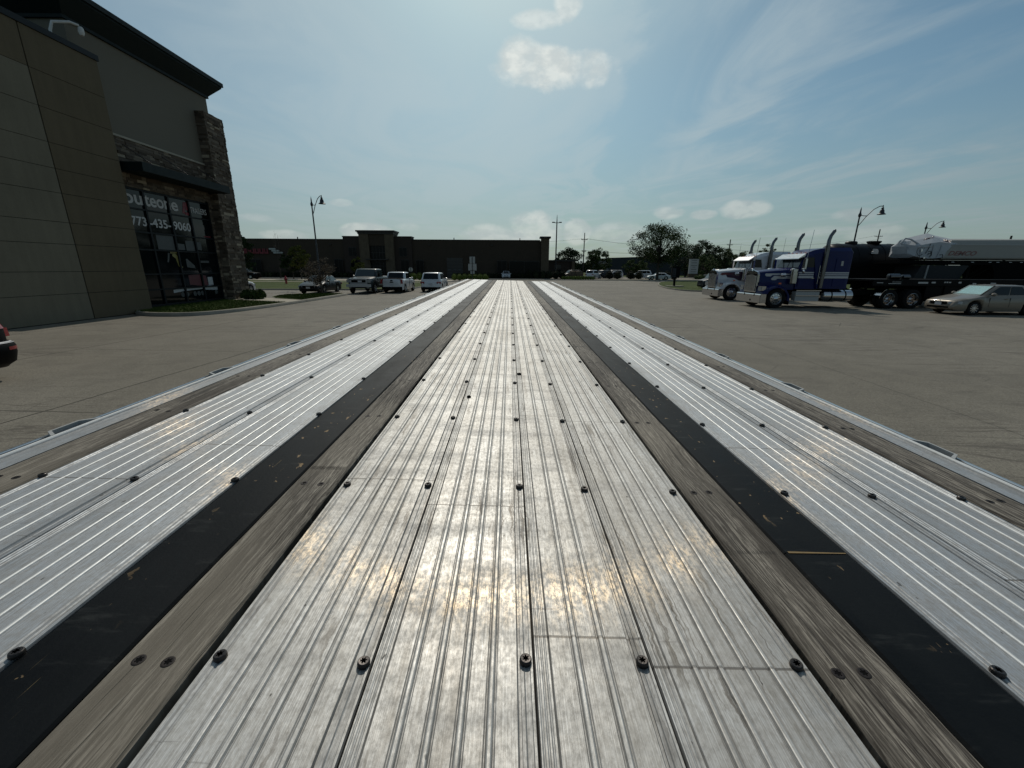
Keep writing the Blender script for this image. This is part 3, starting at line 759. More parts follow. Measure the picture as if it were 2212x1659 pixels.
# ---------------------------------------------------------------- showroom building on the left
b = thing('showroom_building', 'tall dark tan showroom at left with stone pillar, green cornice and glass storefront', 'building', (-17., 20., 0))
def bx(name, boxes, mat, parent=b, smooth=None):
    mb = MB()
    for q in boxes: mb.box(q[0]+17, q[1]+17, q[2]-20, q[3]-20, q[4], q[5])
    return mb.build(name, mat, parent, smooth=smooth)
ZJ = [0.02, 1.05, 1.88, 2.89, 3.69, 4.74, 5.60, 6.49, 7.66, 8.87, 10.2]
bx('wall_core', [(-24, -17.03, 2., 20.04, -.02, 10.19)], shutter)
g = .012
grey_, tan_ = [], []
for i in range(10):
    z0, z1 = ZJ[i]+g*.7, ZJ[i+1]-g*.7
    tan_.append((-17.05, -17.0, 17.17+.022, 20.05, z0, z1))
    for (ya, yb) in ((9.6, 17.17-.022), (2.0, 9.6-.044)):
        (tan_ if i == 9 else grey_).append((-17.05, -17.0, ya, yb, z0, z1))
bx('grey_wall_panel', grey_, c_grey); bx('tan_wall_panel', tan_, c_tan)
bx('tan_wall_return', [(-19., -17.052, 20.041, 20.05, .02, 10.2)], c_tan)
bx('parapet_cap', [(-17.4, -16.955, 1.9, 20.12, 10.201, 10.41)], shutter)
# tower
TX = -17.7
bx('tower_wall', [(-26., TX, 19.74, 27.75, 7.72, 12.2), (-26., TX-.25, 20.06, 27.75, -.02, 7.72)], stucco)
# cornice: sloping band with square tip, mitred round the corner
def cornice(parent, x1, y0, y1, prof, mat, back=8):
    # prof: (out, z)
    secs = []
    for (cx, cy, ox, oy) in ((x1-back, y0, 0, -1), (x1, y0, 1, -1), (x1, y1, 1, 1), (x1-back, y1, 0, 1)):
        secs.append([(cx+ox*o_+17, cy+oy*o_-20, z) for o_, z in prof])
    return MB().loft(secs, closed=True).build('cornice', mat, parent)
cornice(b, TX, 19.74, 27.75, [(0, 11.5), (.10, 11.5), (.10, 11.62), (.62, 12.20), (.62, 12.28), (.70, 12.28), (.70, 12.48), (0, 12.48)], eaves)
# ledge stone veneer made of single stones
random.seed(11)
def veneer(mb, plane, fixed, a0, a1, z0, z1, sgn, holes=(), d0=.0, d1=.045):
    z = z0
    while z < z1-.02:
        h = random.choice((.09, .11, .13, .16)); h = min(h, z1-z)
        a = a0-random.uniform(0, .3)
        while a < a1:
            w = random.uniform(.18, .62); aa, bb = max(a, a0), min(a+w-.008, a1+random.uniform(0, .03)); a += w
            if bb-aa < .03: continue
            if any(aa < hb and bb > ha and z < hz1 and z+h > hz0 for ha, hb, hz0, hz1 in holes):
                for ha, hb, hz0, hz1 in holes:
                    if aa < ha < bb: bb = ha
                    elif aa < hb < bb: aa = hb
                if any(aa < hb-.01 and bb > ha+.01 and z < hz1-.01 and z+h > hz0+.01 for ha, hb, hz0, hz1 in holes): continue
            d = fixed+sgn*random.uniform(d0, d1); zz0, zz1 = z, z+h-.008
            if plane == 'X': mb.box(min(fixed-sgn*.05, d)+17, max(fixed-sgn*.05, d)+17, aa-20, bb-20, zz0, zz1)
            else: mb.box(aa+17, bb+17, min(fixed-sgn*.05, d)-20, max(fixed-sgn*.05, d)-20, zz0, zz1)
        z += h
mb = MB(); veneer(mb, 'X', TX+.03, 20.06, 26.5, .15, 7.7, 1, holes=((20.06, 26.30, .1, 5.66),)); mb.build('stone_band', stone, b)
mb = MB(); veneer(mb, 'X', -17.22, 26.54, 28.10, .0, 10.5, 1, d1=.06); veneer(mb, 'Y', 26.54, -17.70, -17.19, .0, 10.5, -1); veneer(mb, 'Y', 28.10, -17.9, -17.19, .0, 10.5, 1, d1=.06)
mb.build('stone_pillar', stone, b)
bx('pillar_core', [(-18.2, -17.23, 26.56, 28.09, 0., 10.49)], stucco)
bx('stone_sill', [(-17.72, -17.60, 20.06, 26.5, 7.703, 7.79), ], c_walk)
# storefront
sf = bx('storefront', [(TX-.10, TX-.06, 20.06, 26.32, .12, 5.66)], glass)
cols_, rows_ = [21.80, 23.30, 24.74], [4.72, 3.67, 2.87, 1.71, .96]
fr = [(TX-.06, TX+.01, 20.06, 26.32, 5.56, 5.66), (TX-.06, TX+.01, 20.06, 26.32, .12, .24), (TX-.06, TX+.01, 26.22, 26.32, .241, 5.559), (TX-.06, TX+.01, 20.06, 20.16, .241, 5.559)]
fr += [(TX-.06, TX+.008, c_-.05, c_+.05, .242, 5.558) for c_ in cols_]+[(TX-.06, TX+.003, 20.162, 26.218, r_-.035, r_+.035) for r_ in rows_]
bx('mullions', fr, shutter, sf)
rotT = (R(90), 0, R(90))
def wtxt(name, body, size, Y, Z, mat, **kw): return text_mesh(name, body, size, mat, sf, (TX+17-.052, Y-20, Z), rotT, **kw)
for body, ya, yb in (('rou', 20.30, 21.74), ('teo', 21.86, 23.02), ('n', 23.06, 23.46), ('e', 23.52, 23.96)):
    wtxt('lettering', body, .84, ya, 4.95, letters, bold=.018, fit=yb-ya, depth=.002)
wtxt('lettering', 'TRAILERS', .42, 24.83, 4.98, letters, bold=.003, fit=1.28, depth=.002)
for body, ya, yb in (('773', 20.85, 21.72), ('-435-', 21.88, 23.22), ('9060', 23.40, 24.62)):
    wtxt('lettering', body, .57, ya, 3.98, letters, bold=.011, fit=yb-ya, depth=.002)
def decal(name, polys, mat, z=0.):
    for poly in polys: MB().prism([(y_-20, z_) for y_, z_ in poly], 'X', TX+17-.0585, TX+17-.052+z).build(name, mat, sf)
decal('emblem', [[(24.22, 4.86), (24.40, 5.46), (24.66, 5.46), (24.66, 5.06), (24.50, 5.06), (24.50, 5.30), (24.40, 4.86)], [(24.42, 4.80), (24.44, 4.95), (24.68, 4.95), (24.68, 4.80)]], vred)
decal('red_bar', [[(25.55, 3.74), (26.12, 3.74), (26.12, 3.80), (25.55, 3.80)]], vred)
decal('window_picture', [[(22.1, 2.92), (23.2, 2.92), (23.2, 3.62), (22.1, 3.62)], [(23.36, 2.95), (23.9, 2.95), (23.9, 3.25), (23.36, 3.28)], [(24.0, 2.93), (24.65, 2.93), (24.65, 3.45), (24.0, 3.45)], [(24.82, 3.0), (25.2, 3.0), (25.2, 3.42), (24.82, 3.42)],
       [(22.5, 2.3), (22.6, 2.3), (22.75, 2.75), (22.65, 2.78)], [(23.8, 2.05), (24.4, 2.0), (24.4, 2.12), (23.9, 2.5), (23.8, 2.5)], [(24.9, 2.3), (25.6, 2.3), (25.6, 2.42), (24.9, 2.42)]], vgrey)
decal('window_picture', [[(22.95, 2.80), (23.2, 2.70), (23.35, 2.45), (23.4, 2.15), (23.5, 2.05), (23.35, 1.98), (23.2, 2.1), (23.1, 2.5), (22.9, 2.62)], [(22.8, 2.74), (23.3, 2.76), (23.3, 2.83), (22.8, 2.83)]], vyel)
decal('window_picture', [[(23.75, 1.12), (24.66, 1.02), (24.66, 1.66), (23.75, 1.63)], [(24.82, 1.02), (25.2, 1.05), (25.1, 1.58), (24.82, 1.62)]], plain('vinyl_dull_red', (.09, .012, .018), .5, var=.3))
decal('window_picture', [[(22.5, .74), (23.24, .80), (23.24, .94), (22.5, .90)], [(23.36, .80), (24.66, .86), (24.66, .98), (23.36, .95)], [(25.22, 1.05), (25.62, 1.05), (25.62, 1.5), (25.22, 1.5)], [(24.82, .80), (25.9, .74), (25.9, .92), (25.6, 1.0), (25.3, 1.02), (24.82, .98)]], silver)
for yy in (23.1, 23.42, 24.0, 24.3, 24.6, 25.75):
    MB().lathe([(.05, -.058), (.13, -.058), (.13, -.052), (.05, -.052)], (TX+17, yy-20, .62), 'X', 14).build('window_picture', vgrey, sf)
# canopy with tie rods
cp = bx('canopy', [(TX, -16.42, 20.55, 26.4, 6.24, 6.30)], eaves)
bx('fascia', [(-16.45, -16.38, 20.48, 26.47, 6.20, 6.58), (TX, -16.452, 20.48, 20.55, 6.201, 6.579), (TX, -16.452, 26.40, 26.47, 6.201, 6.579)], eaves, cp)
for yy in (21.2, 23.4, 25.9):
    MB().tube([(TX+17+.04, yy-20, 7.45), (.55, yy-20, 6.58)], .018, 6).build('tie_rod', iron, cp)
# white pipe with gooseneck head behind the parapet
cm_ = thing('roof_camera', 'white bent pipe arm with small camera hanging over the left parapet', 'camera', (-17.55, 18.9, 10.2))
MB().tube([(0, 0, 0), (0.02, .02, .55), (.08, .10, .85), (.35, .55, 1.05), (.45, .80, 1.05)], .05, 8).build('arm', plain('pipe_white', (.5, .5, .48), .5), cm_, smooth=50)
MB().lathe([(.05, 0), (.09, -.05), (.10, -.2), (.06, -.3)], (.47, .84, 1.03), n=12).build('camera_head', MATS['pipe_white'], cm_, smooth=50)

# ---------------------------------------------------------------- far brown building
fb = thing('warehouse_building', 'long low dark brown commercial building with raised stone entrance in the middle distance', 'building', (-22, 92, 0))
def fx(name, boxes, mat, parent=fb):
    mb = MB()
    for q in boxes: mb.box(q[0]+22, q[1]+22, q[2]-92, q[3]-92, q[4], q[5])
    return mb.build(name, mat, parent)
fx('wall', [(-75, -34.9, 92, 130, 0, 7.6), (-20.6, 6.9, 92, 130, 0, 7.6)], far_brown)
fx('wing_wall', [(-34.9, -31.3, 91.6, 94., 0, 8.2)], far_dark); fx('wing_wall', [(-24.2, -20.6, 91.6, 94., 0, 8.2)], far_dark)
fx('entrance_stone', [(-31.3, -29.3, 90.8, 94.5, 0, 8.7), (-26.0, -24.2, 90.8, 94.5, 0, 8.7)], far_stone)
fx('entrance_wall', [(-29.3, -26.0, 91.0, 94.5, 6.45, 8.7)], far_brown)
eg = fx('entrance_glass', [(-29.3, -26.0, 91.3, 91.4, 0, 6.45)], fglass)
fx('mullions', [(-29.3+i*.66-.04, -29.3+i*.66+.04, 91.24, 91.3, 0, 6.45) for i in range(1, 5)]+[(-29.3, -26., 91.22, 91.3, z_, z_+.1) for z_ in (2.3, 3.4, 5.0)], far_trim, eg)
fx('entrance_canopy', [(-29.9, -25.4, 89.9, 91.3, 3.55, 3.75)], far_trim)
fx('parapet_cap', [(-75.1, -34.92, 91.9, 130, 7.6, 7.78), (-20.58, 6.4, 91.9, 130, 7.6, 7.78), (-35.0, -31.4, 91.5, 94.1, 8.2, 8.36), (-24.1, -20.5, 91.5, 94.1, 8.2, 8.36)], far_trim)
mb = MB()
for o_, z0, z1 in ((.12, 8.7, 8.95), (.22, 8.95, 9.15), (.42, 9.15, 9.42)): mb.box(-31.3+22-o_, -24.2+22+o_, -1.2-o_, 2.6, z0, z1)
mb.build('cornice', far_trim, fb)
fx('corner_pillar', [(6.6, 8.25, 91.3, 93.2, 0, 8.1)], far_stone); fx('pillar_cap', [(6.3, 8.55, 91.0, 93.5, 8.1, 8.45)], far_trim)
for (x0, x1, z0, z1) in ((-33.8, -32.3, 4.4, 6.1), (-23.2, -21.7, 4.4, 6.1), (-33.6, -32.1, 1.4, 3.6), (-23.0, -21.4, 1.0, 3.6), (-19.8, -18.3, 1.0, 3.6), (-37.0, -35.4, 1.1, 3.7), (-2.6, -.75, 1.0, 3.55), (.0, 6.2, .6, 3.5), (-54.8, -52.6, .8, 3.6)):
    w_ = fx('window', [(x0, x1, 91.50, 91.56, z0, z1)], fglass)
    fx('frame', [(x0-.06, x1+.06, 91.47, 91.50, z1-.05, z1+.06), (x0-.06, x1+.06, 91.47, 91.50, z0-.08, z0), (x0-.06, x0, 91.47, 91.5, z0, z1-.05), (x1, x1+.06, 91.47, 91.5, z0, z1-.05), ((x0+x1)/2-.03, (x0+x1)/2+.03, 91.47, 91.5, z0, z1-.05)], far_trim, w_)
gd = fx('garage_door', [(-13.4, -10.0, 91.9, 91.98, 0, 4.1)], garage)
fx('door_lines', [(-13.4, -10.0, 91.86, 91.9, z_, z_+.04) for z_ in (.7, 1.35, 2.0, 2.65, 3.3)], far_trim, gd)
fx('door_pane', [(-13.1, -12.6, 91.85, 91.9, 1.55, 1.8), (-12.0, -11.5, 91.85, 91.9, 1.55, 1.8), (-10.9, -10.4, 91.85, 91.9, 1.55, 1.8)], vgrey, gd)
for x_ in (-12.2, 2.1, -46.0): fx('roof_vent', [(x_, x_+.16, 95, 95.16, 7.8, 8.35)], far_trim)
fx('wall_light', [(-37.9, -37.5, 91.7, 92, 6.6, 6.8), (-17.1, -16.7, 91.7, 92, 6.6, 6.8), (-4, -3.6, 91.7, 92, 6.6, 6.8)], far_trim)
# sign on its left part: dark red word and three stacked pale lozenges
sg = MB()
for x0, w_ in ((-56.6, 1.0), (-55.5, .8), (-54.6, 1.0), (-53.5, .8), (-52.6, .9), (-51.6, .8)):
    sg.prism([(x0+22, 4.75), (x0+22+w_, 4.75), (x0+22+w_, 5.75), (x0+22+w_*.7, 5.75), (x0+22+w_*.7, 5.05), (x0+22+w_*.3, 5.05), (x0+22+w_*.3, 5.75), (x0+22, 5.75)], 'Y', -.45, -.3)
sg.build('wall_sign', vred, fb)
sp = MB()
for x0, x1, z_ in ((-50.6, -49.1, 5.55), (-50.1, -48.4, 5.18), (-49.8, -47.7, 4.80)):
    sp.prism([(x0+22, z_+.16), (x0+22+.15, z_), (x1+22-.15, z_), (x1+22, z_+.16), (x1+22-.15, z_+.32), (x0+22+.15, z_+.32)], 'Y', -.45, -.3)
sp.build('wall_sign', signback, fb)
an = thing('annex_building', 'low dark flat-roofed annex just right of the far building corner', 'building', (13, 104, 0))
MB().box(-5, 2.6, 0, 12, 0, 3.7).build('wall', far_dark, an); MB().box(-5.2, 2.8, -.3, 12.2, 3.7, 4.0).build('roof', far_trim, an); MB().box(-2.2, -.6, -.06, 0, .4, 2.9).build('window', glass, an); MB().box(1.9, 2.6, -.5, -.07, 0, 3.69).build('pillar', far_stone, an)
wh = thing('dark_warehouse', 'plain dark blue-grey warehouse gable end behind the large right tree', 'building', (36, 140, 0))
dkblue = plain('dark_cladding', (.022, .026, .03), .7, var=.05, scale=.5)
MB().prism([(-4, 0), (26, 0), (26, 6.0), (22, 6.2), (-4, 5.3)], 'Y', 0, 30).build('wall', dkblue, wh)
MB().prism([(-4.2, 5.3), (22, 6.2), (22, 6.32), (-4.2, 5.42)], 'Y', -.2, 30.2).build('roof', far_trim, wh)
# ---------------------------------------------------------------- cars
WM = {}
def wheel(parent, x, y, r_, w, style='alloy', name='wheel'):
    key = (round(r_, 3), round(w, 3), style)
    if key not in WM:
        t_ = MB().lathe([(r_*.64, -w/2), (r_*.93, -w/2), (r_, -w*.36), (r_, w*.36), (r_*.93, w/2), (r_*.64, w/2)], axis='Y', n=28, cap=False).mesh('tyre', tyre, 40)
        rm = MB(); R_ = r_*.66
        rm.lathe([(R_, -w*.46), (R_*.93, -w*.48), (R_*.90, -w*.25), (R_*.86, -w*.10)], axis='Y', n=28, cap=False)
        if style == 'alloy':
            for k in range(10):
                a = 2*math.pi*k/10; ca, sa = math.cos(a), math.sin(a); hw = R_*.085
                p0 = [(R_*.12*ca+hw*sa, R_*.12*sa-hw*ca), (R_*.92*ca+hw*.8*sa, R_*.92*sa-hw*.8*ca), (R_*.92*ca-hw*.8*sa, R_*.92*sa+hw*.8*ca), (R_*.12*ca-hw*sa, R_*.12*sa+hw*ca)]
                rm.hexa([(p[0], -w*.40, p[1]) for p in p0]+[(p[0], -w*.30, p[1]) for p in p0])
            rm.lathe([(.001, -w*.46), (R_*.2, -w*.44), (R_*.22, -w*.3)], axis='Y', n=14)
        else:   # truck disc wheel with hand holes and hub
            rm.lathe([(R_*.87, -w*.12), (R_*.80, -w*.30), (R_*.42, -w*.34), (R_*.40, -w*.46), (R_*.20, -w*.56), (.001, -w*.58)] if style == 'front' else [(R_*.90, -w*.38), (R_*.82, w*.02), (R_*.50, w*.06), (R_*.36, -w*.22), (R_*.22, -w*.40), (.001, -w*.42)], axis='Y', n=28, cap=False)
            for k in range(10):
                a = 2*math.pi*k/10
                yy = -w*.36 if style == 'front' else w*.0
                rm.m = 1; rm.lathe([(R_*.075, yy-.008), (R_*.075, yy+.02)], (R_*.64*math.cos(a), 0, R_*.64*math.sin(a)), 'Y', 8); rm.m = 0
                rm.lathe([(.014, yy-.045), (.014, yy)], (R_*.47*math.cos(a+.3), 0, R_*.47*math.sin(a+.3)), 'Y', 6)
        rm.m = 1; rm.lathe([(R_*.86, w*.08), (.001, w*.08)], axis='Y', n=20, cap=False)
        WM[key] = (t_, rm.mesh('rim', [alloy if style == 'alloy' else chrome, hole], 35))
    a, b_ = WM[key]
    o = link(name, a, parent, (x, y, r_), (0, 0, 0 if y < 0 else math.pi))
    link('rim', b_, o)
    return o
def car(name, label, cat, loc, rz, paint, L=4.7, W=1.8, H=1.45, gc=.2, r=.33, top=None, ax=(.92, 3.6), gh=(1.3, 2.0, 3.5, 4.1), belt=.92, ghw=.80, roofw=.60, kind='sedan', group=None, wtint=None, plate_on='rear', cladding=None, wind=True):
    """gh: distance from the nose of windshield base, windshield top, rear glass top, rear glass base"""
    t = thing(name, label, cat, loc, rz, group); wt_ = wtint or glass
    top = top or [(0, .50), (.05, .66), (.5, .78), (gh[0], belt+.02), (gh[3], belt+.06), (L-.12, belt-.02), (L-.02, .70), (L, .55)]
    def zt(s):
        for (a, za), (b_, zb_) in zip(top, top[1:]):
            if s <= b_: return za+(zb_-za)*(s-a)/max(1e-6, b_-a)
        return top[-1][1]
    secs = []
    ss = sorted(set([0, .03, .08, .16, .28]+[L-q for q in (0, .03, .08, .16, .28)]+[p[0] for p in top]+[i*L/30 for i in range(2, 29)]+[a+q*r*1.16 for a in ax for q in (-1.02, -.999, -.92, -.75, -.5, -.2, .2, .5, .75, .92, .999, 1.02)]))
    for s in ss:
        e = min(s, L-s)/(.13*L); f = 1-(1-min(e, 1))**2.2*.22; hw = W/2*f
        zb_ = gc+(.10*(1-min(1, min(s, L-s)/.25)))
        for a in ax:
            dd = abs(s-a)
            if dd < r*1.16: zb_ = max(zb_, r+math.sqrt((r*1.16)**2-dd*dd)*.98)
        z = max(zt(s), zb_+.05); x = L/2-s; h = z-zb_
        crown = .03 if e > .3 else .01
        half = [(hw*.95, zb_), (hw*.995, zb_+h*.25), (hw, zb_+h*.55), (hw*.975, zb_+h*.82), (hw*.90, z-.012), (hw*.55, z+crown*.6), (0, z+crown)]
        secs.append([(x, -a, q) for a, q in half]+[(x, a, q) for a, q in half[::-1][1:]])
    body = MB().loft(secs, closed=True).build('body', paint, t, smooth=55)
    MB().box(-L/2+.25, L/2-.25, -W/2+.22, W/2-.22, gc+.02, gc+.36).build('underbody', matblack, t)
    # cabin
    x0, x1, x2, x3 = (L/2-q for q in gh); yb, yr = W/2*ghw*1.08, W/2*roofw*1.12; zb_ = belt-.01
    def ringz(fr, z, inset=0.):
        a = x0+(x1-x0)*fr; d_ = x3+(x2-x3)*fr; y_ = yb+(yr-yb)*fr - inset
        return [(a-.00, -y_*.84, z), (a-.10, -y_*.97, z), (a-.25, -y_, z), (d_+.25, -y_, z), (d_+.10, -y_*.97, z), (d_, -y_*.84, z), (d_, y_*.84, z), (d_+.10, y_*.97, z), (d_+.25, y_, z), (a-.25, y_, z), (a-.10, y_*.97, z), (a, y_*.84, z)]
    rr = [ringz(0, zb_), ringz(.45, zb_+(H-zb_)*.45), ringz(.88, zb_+(H-zb_)*.88), ringz(1.0, H-.03, .03), ringz(1.25, H, .25)]
    MB().loft(rr, closed=True).build('roof', paint, t, smooth=60)
    def on(fr, u, side, off=.006):      # point on the side, u 0 front..1 rear
        a = x0+(x1-x0)*fr-.12; d_ = x3+(x2-x3)*fr+.12; y_ = yb+(yr-yb)*fr+off
        return (a+(d_-a)*u, side*y_, zb_+(H-zb_)*fr)
    cuts = {'sedan': [(.03, .44), (.47, .86)], 'suv': [(.03, .34), (.37, .68), (.71, .95)], 'pickup': [(.04, .50), (.54, .93)], 'wagon': [(.03, .34), (.37, .68), (.71, .95)]}[kind]
    for sd in (-1, 1):
        for (u0, u1) in cuts:
            lo, hi = .10, .84
            q = [on(lo, u0, sd), on(lo, u1, sd), on(hi, u1 if u1 < .8 else u1-.02, sd), on(hi, u0+(.02 if u0 < .1 else 0), sd)]
            MB().quad(*q, th=.006*sd).build('side_window', wt_, t)
    def fr_q(front, y_, lo, hi, off):
        out = []
        for fr, sg_ in ((lo, -1), (lo, 1), (hi, 1), (hi, -1)):
            x = (x0+(x1-x0)*fr+off) if front else (x3+(x2-x3)*fr-off)
            out.append((x, sg_*(yb+(yr-yb)*fr)*y_, zb_+(H-zb_)*fr))
        return out
    if wind: MB().quad(*fr_q(True, .82, .07, .90, .008), th=.004).build('windshield', wt_, t)
    MB().quad(*fr_q(False, .80, .12, .88, .008), th=-.004).build('rear_window', wt_, t)
    for a in ax:
        for sd in (-1, 1): wheel(t, L/2-a, sd*(W/2-.115), r, .215)
    for sd in (-1, 1):
        MB().lathe([(.02, -.10), (.075, -.06), (.085, .02), (.05, .10)], (x0-.33, sd*(W/2+.04), belt+.06), 'Y', 8).build('mirror', paint, t)
        zf = zt(.1)
        MB().hexa([(L/2-.02, sd*W*.26, zf-.15), (L/2-.30, sd*(W/2-.035), zf-.14), (L/2-.34, sd*(W/2-.06), zf-.02), (L/2-.06, sd*W*.26, zf-.04),
                   (L/2+.004, sd*W*.26, zf-.13), (L/2-.19, sd*(W/2-.02), zf-.13), (L/2-.24, sd*(W/2-.04), zf-.0), (L/2-.03, sd*W*.26, zf-.02)]).build('headlight', clearlens, t)
        zr = zt(L-.1)
        MB().hexa([(-L/2+.02, sd*W*.29, zr-.22), (-L/2+.22, sd*(W/2-.03), zr-.22), (-L/2+.22, sd*(W/2-.05), zr-.05), (-L/2+.03, sd*W*.29, zr-.06),
                   (-L/2-.004, sd*W*.29, zr-.2), (-L/2+.12, sd*(W/2-.015), zr-.2), (-L/2+.12, sd*(W/2-.03), zr-.04), (-L/2+.005, sd*W*.29, zr-.04)]).build('taillight', redlens, t)
    MB().box(L/2-.04, L/2+.006, -W*.22, W*.22, zt(.1)-.16, zt(.1)-.05).build('grille', matblack, t)
    MB().box(L/2-.02, L/2+.012, -W*.30, W*.30, gc+.12, gc+.20).build('lower_intake', matblack, t)
    if plate_on == 'rear': MB().box(-L/2-.014, -L/2+.02, -.16, .16, .62, .77).build('license_plate', plate, t)
    else: MB().box(L/2+.0, L/2+.020, -.16, .16, gc+.24, gc+.39).build('license_plate', plate, t)
    for sd in (-1, 1):
        for (u0, u1) in cuts[:2]:
            p_ = on(0, u1-.06, sd); MB().box(p_[0]-.09, p_[0]+.09, sd*(W/2)-.02, sd*(W/2)+.018, belt-.17, belt-.13).build('door_handle', paint, t)
    for sd in (-1, 1):
        lm = MB()
        for u in (cuts[0][0]+.03, cuts[0][1]+.012):
            q_ = on(0, u, sd); lm.box(q_[0]-.004, q_[0]+.004, sd*W/2-.02, sd*W/2+.003, gc+.2, belt-.10)
        lm.build('door_gap', matblack, t)
    if cladding: MB().box(-L/2-.01, -L/2+.2, -W*.45, W*.45, gc+.02, gc+.24).build('rear_bumper', matblack, t)
    return t
# tan sedan close on the right
cm1 = car('parked_sedan', 'champagne tan sedan with silver-green windshield sunshade, parked before the black trailer', 'car', (23.83, 20.95, 0), math.pi, tanp, L=4.76, W=1.78, H=1.43, r=.325, ax=(.93, 3.60), gh=(1.28, 2.02, 3.35, 4.02), belt=.93,
          top=[(0, .44), (.03, .52), (.10, .66), (.35, .74), (.8, .83), (1.28, .93), (4.0, 1.0), (4.55, .97), (4.70, .80), (4.76, .55)], plate_on='front', wind=False, roofw=.66)
def _ws(par):
    L, W, H = 4.76, 1.78, 1.43; x0, x1 = L/2-1.28, L/2-2.02; yb, yr = W/2*.8*1.08, W/2*.66*1.12; zb_ = .92
    def q(lo, hi, w_, off): return [(x0+(x1-x0)*fr+off, sg_*(yb+(yr-yb)*fr)*w_, zb_+(H-zb_)*fr) for fr, sg_ in ((lo, -1), (lo, 1), (hi, 1), (hi, -1))]
    a = q(.14, .86, .76, .010); mb = MB(); n = 14
    for i in range(n):
        u0, u1 = i/n, (i+1)/n; um = (u0+u1)/2
        P = lambda u, v, o_: tuple((1-v)*((1-u)*a[0][k]+u*a[1][k])+v*((1-u)*a[3][k]+u*a[2][k])+(o_ if k == 0 else 0) for k in range(3))
        mb.add([P(u0, 0, 0), P(um, 0, .03), P(um, 1, .03), P(u0, 1, 0)], [(0, 1, 2, 3)]); mb.add([P(um, 0, .03), P(u1, 0, 0), P(u1, 1, 0), P(um, 1, .03)], [(0, 1, 2, 3)])
    mb.build('sunshade', sunshade, par)
    m, t, p = new_mat('clear_glass'); p.inputs['Base Color'].default_value = (.75, .9, .88, 1); p.inputs['Roughness'].default_value = .02; p.inputs['Alpha'].default_value = .16; p.inputs['Specular IOR Level'].default_value = .8
    MB().quad(*q(.05, .92, .84, .05), th=.003).build('windshield', m, par)
    MB().quad(*q(.03, .95, .86, .006), th=.003).build('windshield_seal', matblack, par)
    MB().tube([(L/2+.012, .07*math.cos(k*.63)*1.3, .66+.045*math.sin(k*.63)) for k in range(11)], .008, 6).build('badge', chrome, par)
    MB().box(L/2+.004, L/2+.012, -.36, .36, .60, .607).box(L/2+.004, L/2+.014, -.36, .36, .655, .663).build('grille_bar', chrome, par)
_ws(cm1)
# dark car cut by the left edge of the picture
sv = car('parked_suv', 'black hatchback SUV with red taillight cut off by the left edge of the photo', 'car', (-11.80, 7.05, 0), math.pi, black, L=4.6, W=1.9, H=1.65, r=.36, ax=(.95, 3.65), gh=(1.3, 2.1, 4.15, 4.5), belt=1.05, kind='suv', ghw=.84, roofw=.68,
         top=[(0, .6), (.06, .82), (1.3, 1.06), (4.42, 1.12), (4.5, 1.0), (4.56, .86), (4.6, .52)])
def sv_ring(w, xr, z, k=1.0, a0=0, a1=24):
    out = []
    for i in range(a0, a1+1):
        th = math.pi*(i/24-.5); c_, s_ = abs(math.cos(th))**.38, abs(math.sin(th))**.38*(1 if th > 0 else -1)
        out.append((-1.75-(xr-1.75)*c_*k, w*s_*k, z))
    return out
MB().loft([sv_ring(w, x, z) for w, x, z in ((.84, 2.24, .24), (.93, 2.38, .34), (.955, 2.43, .52), (.955, 2.43, .66), (.94, 2.40, .71))], closed=True).build('bumper', black, sv, smooth=40)
MB().loft([sv_ring(w, x, z) for w, x, z in ((.90, 2.33, .70), (.90, 2.33, .98), (.86, 2.26, 1.14), (.80, 2.14, 1.36))], closed=True).build('tailgate', black, sv, smooth=40)
for a0, a1 in ((1, 9), (15, 23)):
    MB().loft([sv_ring(w, x, z, 1.012, a0, a1) for w, x, z in ((.90, 2.33, .96), (.86, 2.26, 1.14), (.81, 2.16, 1.32))], cap=False).build('taillight', redlens, sv, smooth=40)
    MB().loft([sv_ring(w, x, z, 1.008, a0, a1) for w, x, z in ((.955, 2.43, .57), (.955, 2.43, .63))], cap=False).build('reflector', redlens, sv, smooth=40)
MB().loft([sv_ring(w, x, z, 1.006, 1, 23) for w, x, z in ((.945, 2.41, .70), (.91, 2.36, .725))], cap=False).build('bumper_trim', silver, sv, smooth=40)
# row along the far kerb, seen past the trailer's left side
car('parked_suv', 'white compact SUV seen from behind, nearest the trailer in the row by the grass', 'car', (-6.98, 39.9, 0), math.pi/2, white, L=4.65, W=1.88, H=1.68, r=.37, ax=(.95, 3.76), gh=(1.35, 2.1, 4.1, 4.52), belt=1.05, kind='suv', ghw=.84, roofw=.70, cladding=1,
    top=[(0, .6), (.05, .8), (.5, .92), (1.35, 1.06), (4.45, 1.12), (4.52, 1.0), (4.6, .85), (4.65, .5)])
pk1 = car('pickup_truck', 'white crew cab pickup truck seen from behind, left of the white SUV', 'pickup truck', (-9.92, 38.35, 0), math.pi/2, white, L=5.07, W=1.85, H=1.72, r=.37, ax=(.92, 4.0), gh=(1.35, 2.0, 3.35, 3.75), belt=1.12, kind='pickup', ghw=.86, roofw=.72, cladding=1, gc=.28,
    top=[(0, .65), (.05, .9), (.5, 1.0), (1.35, 1.12), (3.75, 1.16), (5.02, 1.16), (5.07, 1.1)])
MB().box(-2.50, -1.26, -.76, .76, 1.17, 1.205).build('bed_cover', matblack, pk1)
MB().box(-2.552, -2.53, -.10, .10, .98, 1.08).box(-2.552, -2.53, -.15, .15, .86, .93).build('tailgate_handle', matblack, pk1)
for sd in (-1, 1): MB().box(-2.55, -2.40, sd*.86-.06, sd*.86+.06, .78, 1.10).build('taillight', redlens, pk1)
